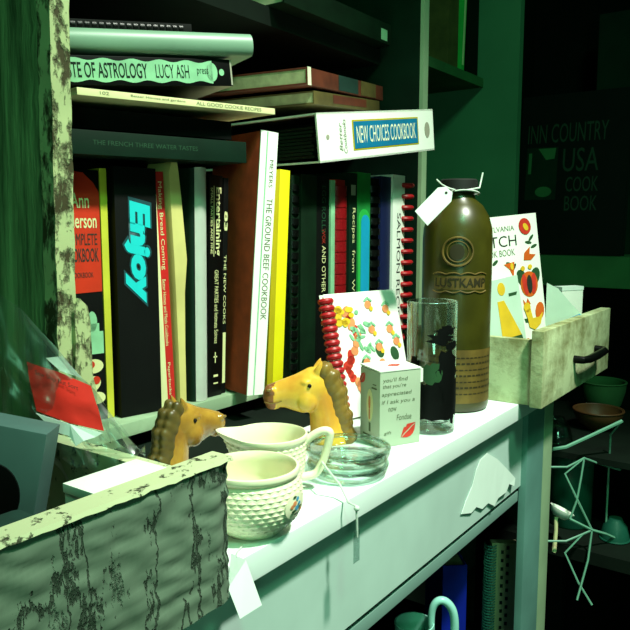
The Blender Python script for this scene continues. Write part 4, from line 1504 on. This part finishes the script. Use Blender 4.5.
# ---------------------------------------------------------------- dark display at the far right
ds = thing('display_stand', 'dark wooden display stand with moss green shelf edge at the right', 'stand', (1.36, 0.10, 0))
def dsb(name, m, x0, y0, z0, x1, y1, z1):
    return part_box(name, m, ds, x0 - 1.36, y0 - .10, z0, x1 - 1.36, y1 - .10, z1)
dsb('shelf', 'moss', 1.36, 0.10, 1.010, 1.60, 0.56, 1.066)
dsb('back_panel', 'back_dark', 1.60, 0.10, 0.0, 1.62, 0.56, 1.75)
dsb('leg', 'back_dark', 1.56, 0.10, 0.0, 1.599, 0.14, 1.009)
dsb('leg', 'back_dark', 1.56, 0.44, 0.0, 1.599, 0.48, 1.009)
mi = Matrix.Translation((1.395, 0.514, 1.0672)) @ Matrix.Rotation(R(-90), 4, 'Z') @ Matrix.Rotation(R(-5), 4, 'X')
ic = thing('country_cookbook', 'large black INN COUNTRY USA cookbook with cover picture propped on the dark stand', 'book', mi)
iw, ih = .20, .305
bm = NB()
box(bm, 0, 0, 0, iw, .002, ih)
box(bm, 0, .018, 0, iw, .020, ih)
box(bm, -.002, 0, 0, 0, .020, ih)
build('cover', bm, 'black_cover', ic)
build('pages', box(NB(), .001, .0022, .004, iw - .004, .0178, ih - .003), 'paper', ic)
letters(ic, 'letter_faint', ('INN COUNTRY', .012, ih - .092, .150, .036), ('USA', .082, ih - .148, .066, .044), ('COOK', .090, ih - .186, .060, .028), ('BOOK', .090, ih - .222, .060, .028), F=D1)
shapes(ic, 'dark_green', [rect(.012, ih - .20, .072, ih - .100)], 'cover_picture', F=D1)
shapes(ic, 'moss', [[(.034, ih - .102), (.068, ih - .102), (.066, ih - .122), (.050, ih - .124)], ell(.048, ih - .185, .016, .010, n=16), rect(.016, ih - .15, .022, ih - .11)], 'cover_picture', F=D1, off=.0005)
bx2 = thing('book', 'dim green book standing behind the INN COUNTRY cookbook at the right edge', 'book', Matrix.Translation((1.50, 0.40, 1.0668)) @ Matrix.Rotation(R(-90), 4, 'Z'))
part_box('cover', 'dark_green', bx2, 0, 0, 0, .26, .02, .46)
part_box('pages', 'paper_grey', bx2, .2602, .002, .003, .262, .018, .457)

# ---------------------------------------------------------------- lower right: side table, rack and bowls
tb = thing('side_table', 'low dark table beside the counter carrying bowls and the wire rack', 'table', (1.07, 0.10, 0))
def tbb(name, m, x0, y0, z0, x1, y1, z1):
    return part_box(name, m, tb, x0 - 1.07, y0 - .10, z0, x1 - 1.07, y1 - .10, z1)
tbb('tabletop', 'dark_board', 1.10, 0.06, 0.605, 1.555, 0.47, 0.625)
for (x, y) in ((1.11, .07), (1.52, .07), (1.11, .43), (1.52, .43)):
    tbb('leg', 'dark_board', x, y, 0, x + .03, y + .03, .605)

wr = thing('wire_rack', 'white bent wire rack standing right of the counter legs', 'rack', (1.10, 0.30, 0.626))
W0 = V((1.10, 0.30, 0.626))
def wire(*pts, r=.0016):
    bm = NB()
    tube(bm, [V(p) - W0 for p in pts], r, 6)
    return bm
build('rail', wire((1.0786, 0.3273, 0.7827), (1.0904, 0.3114, 0.7858), (1.1135, 0.2828, 0.8025), (1.1443, 0.2447, 0.8252), r=.0028), 'wire_paint', wr)
build('rail', wire((1.0687, 0.3352, 0.7555), (1.0883, 0.3079, 0.7555), (1.0961, 0.2985, 0.7615), (1.1048, 0.2878, 0.7691), (1.1385, 0.2722, 0.7535), (1.1764, 0.2507, 0.7375)), 'wire_paint', wr)
build('zigzag_wire', wire((1.1038, 0.2890, 0.7676), (1.0855, 0.3097, 0.7448), (1.0930, 0.2906, 0.7039), (1.1011, 0.2701, 0.6599)), 'wire_paint', wr)
build('zigzag_wire', wire((1.1047, 0.2877, 0.7676), (1.0991, 0.2894, 0.7388), (1.0922, 0.2920, 0.7054), (1.0831, 0.2986, 0.6766)), 'wire_paint', wr)
build('rail', wire((1.0831, 0.2986, 0.6766), (1.1011, 0.2701, 0.6599), (1.1332, 0.2569, 0.6454), (1.1671, 0.2401, 0.6259), r=.0022), 'wire_paint', wr)
build('rail', wire((1.0575, 0.3272, 0.6432), (1.0762, 0.3011, 0.6432), (1.0924, 0.2808, 0.6539), (1.1011, 0.2701, 0.6599)), 'wire_paint', wr)
p0 = V((1.0924, 0.2808, 0.6539)); p1 = V((1.0735, 0.3011, 0.6250)); p2 = V((1.0807, 0.2818, 0.5811)); p3 = V((1.0798, 0.2596, 0.5514))
build('zigzag_wire', wire(p0, p1, p2, p3), 'wire_paint', wr)
foot = V((1.0930, 0.2718, 0.6144))
build('upright', wire((1.1011, 0.2701, 0.6599), foot, V((1.0673, 0.2785, 0.5589))), 'wire_paint', wr)
for q in (V((1.1443, 0.2447, 0.8252)), V((1.0786, 0.3273, 0.7827))):
    q2 = V((q.x + .02, q.y + .02, .627))
    build('upright', wire(q, q + V((.02, .02, -.03)), q2), 'wire_paint', wr)
# bowls on a dark slab carried by the rack
sl = thing('wooden_tray', 'dark wooden tray carrying the small bowls, behind the wire rack', 'tray', (1.28, 0.36, 0.625))
build('tray_board', box(NB(), -.15, -.20, .130, .19, .10, .140), 'dark_board', sl)
for (x, y) in ((-.12, -.17), (.16, -.17), (-.12, .08), (.16, .08)):
    build('leg', box(NB(), x - .01, y - .01, 0.0002, x + .01, y + .01, .1298), 'dark_board', sl)
TZ = .7655
def bowl(name, label, x, y, r, h, m, inv=False, z=TZ, cat='bowl'):
    t = thing(name, label, cat, (x, y, z))
    prof = [(0, 0), (r * .45, 0), (r * .5, .003), (r * .8, h * .35), (r * .97, h * .75), (r, h), (r - .003, h), (r * .9, h * .72), (r * .7, h * .33), (0, .005)]
    if inv:
        prof = [(a, h - b) for a, b in prof]
    build('body', lathe(NB(), prof, 36), m, t)
    bm = NB()
    tube(bm, [(r * math.cos(2 * math.pi * k / 36), r * math.sin(2 * math.pi * k / 36), 0.001 if inv else h) for k in range(36)], .0016, 6, closed=True)
    build('rim', bm, m, t)
bowl('glass_bowl', 'small upturned clear glass bowl just right of the counter legs', 1.185, 0.355, .026, .040, 'glass_dish', True)
bowl('clay_bowl', 'shallow brown clay bowl behind the wire rack', 1.30, 0.318, .042, .034, 'clay')
bowl('green_bowl', 'rounded dim green bowl below the pale drawer, behind the clay bowl', 1.40, 0.335, .040, .065, 'moss')
bowl('teal_bowl', 'upturned small teal bowl low at the right beneath the wire rack rail', 1.17, 0.252,   .022, .034, 'canister_teal', True, z=.626)
cn = thing('canister', 'dim teal plastic canister standing behind the bent wire rack', 'canister', (1.195, 0.330, 0.6253))
build('body', lathe(NB(), [(0, 0), (.032, 0), (.034, .003), (.0345, .105), (0, .106)], 32), 'canister_teal', cn)
build('lid', lathe(NB(), [(0, .1062), (.036, .1062), (.0362, .118), (.034, .121), (0, .121)], 32), 'canister_teal', cn)
# white ladle hooked on the rack
ld = thing('ladle', 'small white ladle hanging on the wire rack beside the counter leg', 'ladle', (1.0957, 0.3161, 0.6793))
o0 = V((1.0957, 0.3161, 0.6793))
b2 = NB()
lathe(b2, [(0, -.010), (.010, -.008), (.018, -.001), (.0195, .005), (.0185, .005), (.0165, 0), (.009, -.006), (0, -.0075)], 28, Matrix.Rotation(R(18), 4, 'Y') @ Matrix.Rotation(R(18), 4, 'X'))
build('scoop', b2, 'white_card', ld)
b2 = NB()
tube(b2, [V((1.0856, 0.3205, 0.6736)) - o0, V((1.0836, 0.3190, 0.6536)) - o0, V((1.0784, 0.3191, 0.6198)) - o0], [.003, .0028, .0034], 8)
build('handle', b2, 'cream', ld)

# ---------------------------------------------------------------- under the ledge
SZ = 0.4505
xy = V((0.9714, 0.3880, 0.6913))
nb = thing('spiral_notebook', 'pale spiral bound notebook with punched edge standing under the counter by its leg', 'notebook', Matrix.Translation((xy.x, xy.y, SZ)) @ Matrix.Rotation(R(-56), 4, 'Z'))
nh = .205
bm = NB()
box(bm, .010, 0, 0, .050, .004, nh)
build('cover', bm, 'cream', nb)
build('pages', box(NB(), .010, .0042, .001, .048, .016, nh - .001), 'paper', nb)
shapes(nb, 'ink', [rect(.0235 + .008 * (k % 2), .004 + k * .0066, .0275 + .008 * (k % 2), .0095 + k * .0066) for k in range(30)], 'punched_holes', F=G1)
bm = NB()
for k in range(46):
    z = .003 + k * .0044
    tube(bm, [(.009 - .009 * math.cos(R(a)), .006 - .011 * math.sin(R(a)), z + .0022 * a / 360) for a in range(-40, 230, 30)], .0012, 5)
build('spiral_wire', bm, 'comb_steel', nb)
xy = V((0.8665, 0.4059, 0.6568))
bb = thing('book', 'dark blue book standing under the counter left of the spiral notebook', 'book', Matrix.Translation((xy.x, xy.y, SZ)) @ Matrix.Rotation(R(-50), 4, 'Z'))
bh = xy.z - SZ
bm = NB()
box(bm, 0, 0, 0, .034, .002, bh); box(bm, 0, .002, 0, .002, .10, bh); box(bm, .032, .002, 0, .034, .10, bh)
build('cover', bm, 'blue', bb)
build('pages', box(NB(), .0021, .0021, .003, .0319, .097, bh - .003), 'paper_grey', bb)
xy = V((0.7069, 0.3658, 0.6413))
jg = thing('pitcher', 'pale aqua pitcher with looped handle under the counter at the bottom edge', 'pitcher', Matrix.Translation((xy.x, xy.y, SZ)) @ Matrix.Rotation(R(-54), 4, 'Z'))
jh = V((0.7229, 0.3543, 0.6922)).z - SZ
build('body', lathe(NB(), [(0, 0), (.022, 0), (.026, .004), (.034, jh * .3), (.030, jh * .6), (.022, jh * .8), (.023, jh * .88), (.0215, jh * .88), (.020, jh * .8), (.028, jh * .6), (.031, jh * .3), (.02, .008), (0, .007)], 40), 'jug_glaze', jg)
bm = NB()
tube(bm, [(.020, 0, jh * .80), (.020, 0, jh * .93), (.026, 0, jh * .985), (.036, 0, jh * .985), (.045, 0, jh * .93), (.047, 0, jh * .82), (.042, 0, jh * .66), (.030, 0, jh * .52)], [.004, .0042, .0045, .0048, .005, .005, .0048, .0045], 12, smooth=True)
build('handle', bm, 'jug_glaze', jg)

# ---------------------------------------------------------------- light and camera
w = bpy.data.worlds.new('world')
scene.world = w
w.use_nodes = True
bg = w.node_tree.nodes['Background']
bg.inputs['Color'].default_value = (0.10, 0.62, 0.30, 1)
bg.inputs['Strength'].default_value = 0.05


def spot(name, loc, target, power, col, size, angle, blend):
    l = bpy.data.lights.new(name, 'SPOT')
    l.energy = power
    l.color = col
    l.shadow_soft_size = size
    l.spot_size = R(angle)
    l.spot_blend = blend
    o = bpy.data.objects.new(name, l)
    COL.objects.link(o)
    o.location = loc
    o.rotation_euler = (V(target) - V(loc)).to_track_quat('-Z', 'Y').to_euler()
    return o
spot('ceiling_spot', (0.52, -0.42, 2.42), (0.62, 0.34, 0.95), 250, (0.94, 1.0, 0.86), 0.07, 50, 1.0)
spot('green_fill', (-0.15, -0.62, 2.4), (0.75, 0.45, 1.0), 56, (0.25, 1.0, 0.50), 0.15, 70, 1.0)  # added green fill from high on the camera side, no visible fitting
spot('low_fill', (-0.9, -0.85, 1.2), (0.75, 0.35, 0.90), 20, (0.35, 1.0, 0.62), 0.2, 60, 1.0)  # unseen fill added low on the left to brighten side faces and under the counter

cam = bpy.data.cameras.new('camera')
cam.sensor_width = 36
cam.lens = 36 * 720 / 630
cam.clip_start = 0.01
co = bpy.data.objects.new('camera', cam)
COL.objects.link(co)
co.location = (0, 0, 1.12)
co.rotation_euler = (R(83), 0, R(35.7 - 90))
scene.camera = co
vs_ = scene.view_settings
vs_.view_transform = 'Standard'
vs_.look = 'None'
vs_.gamma = 1
vs_.exposure = 0.0
vs_.use_curve_mapping = False
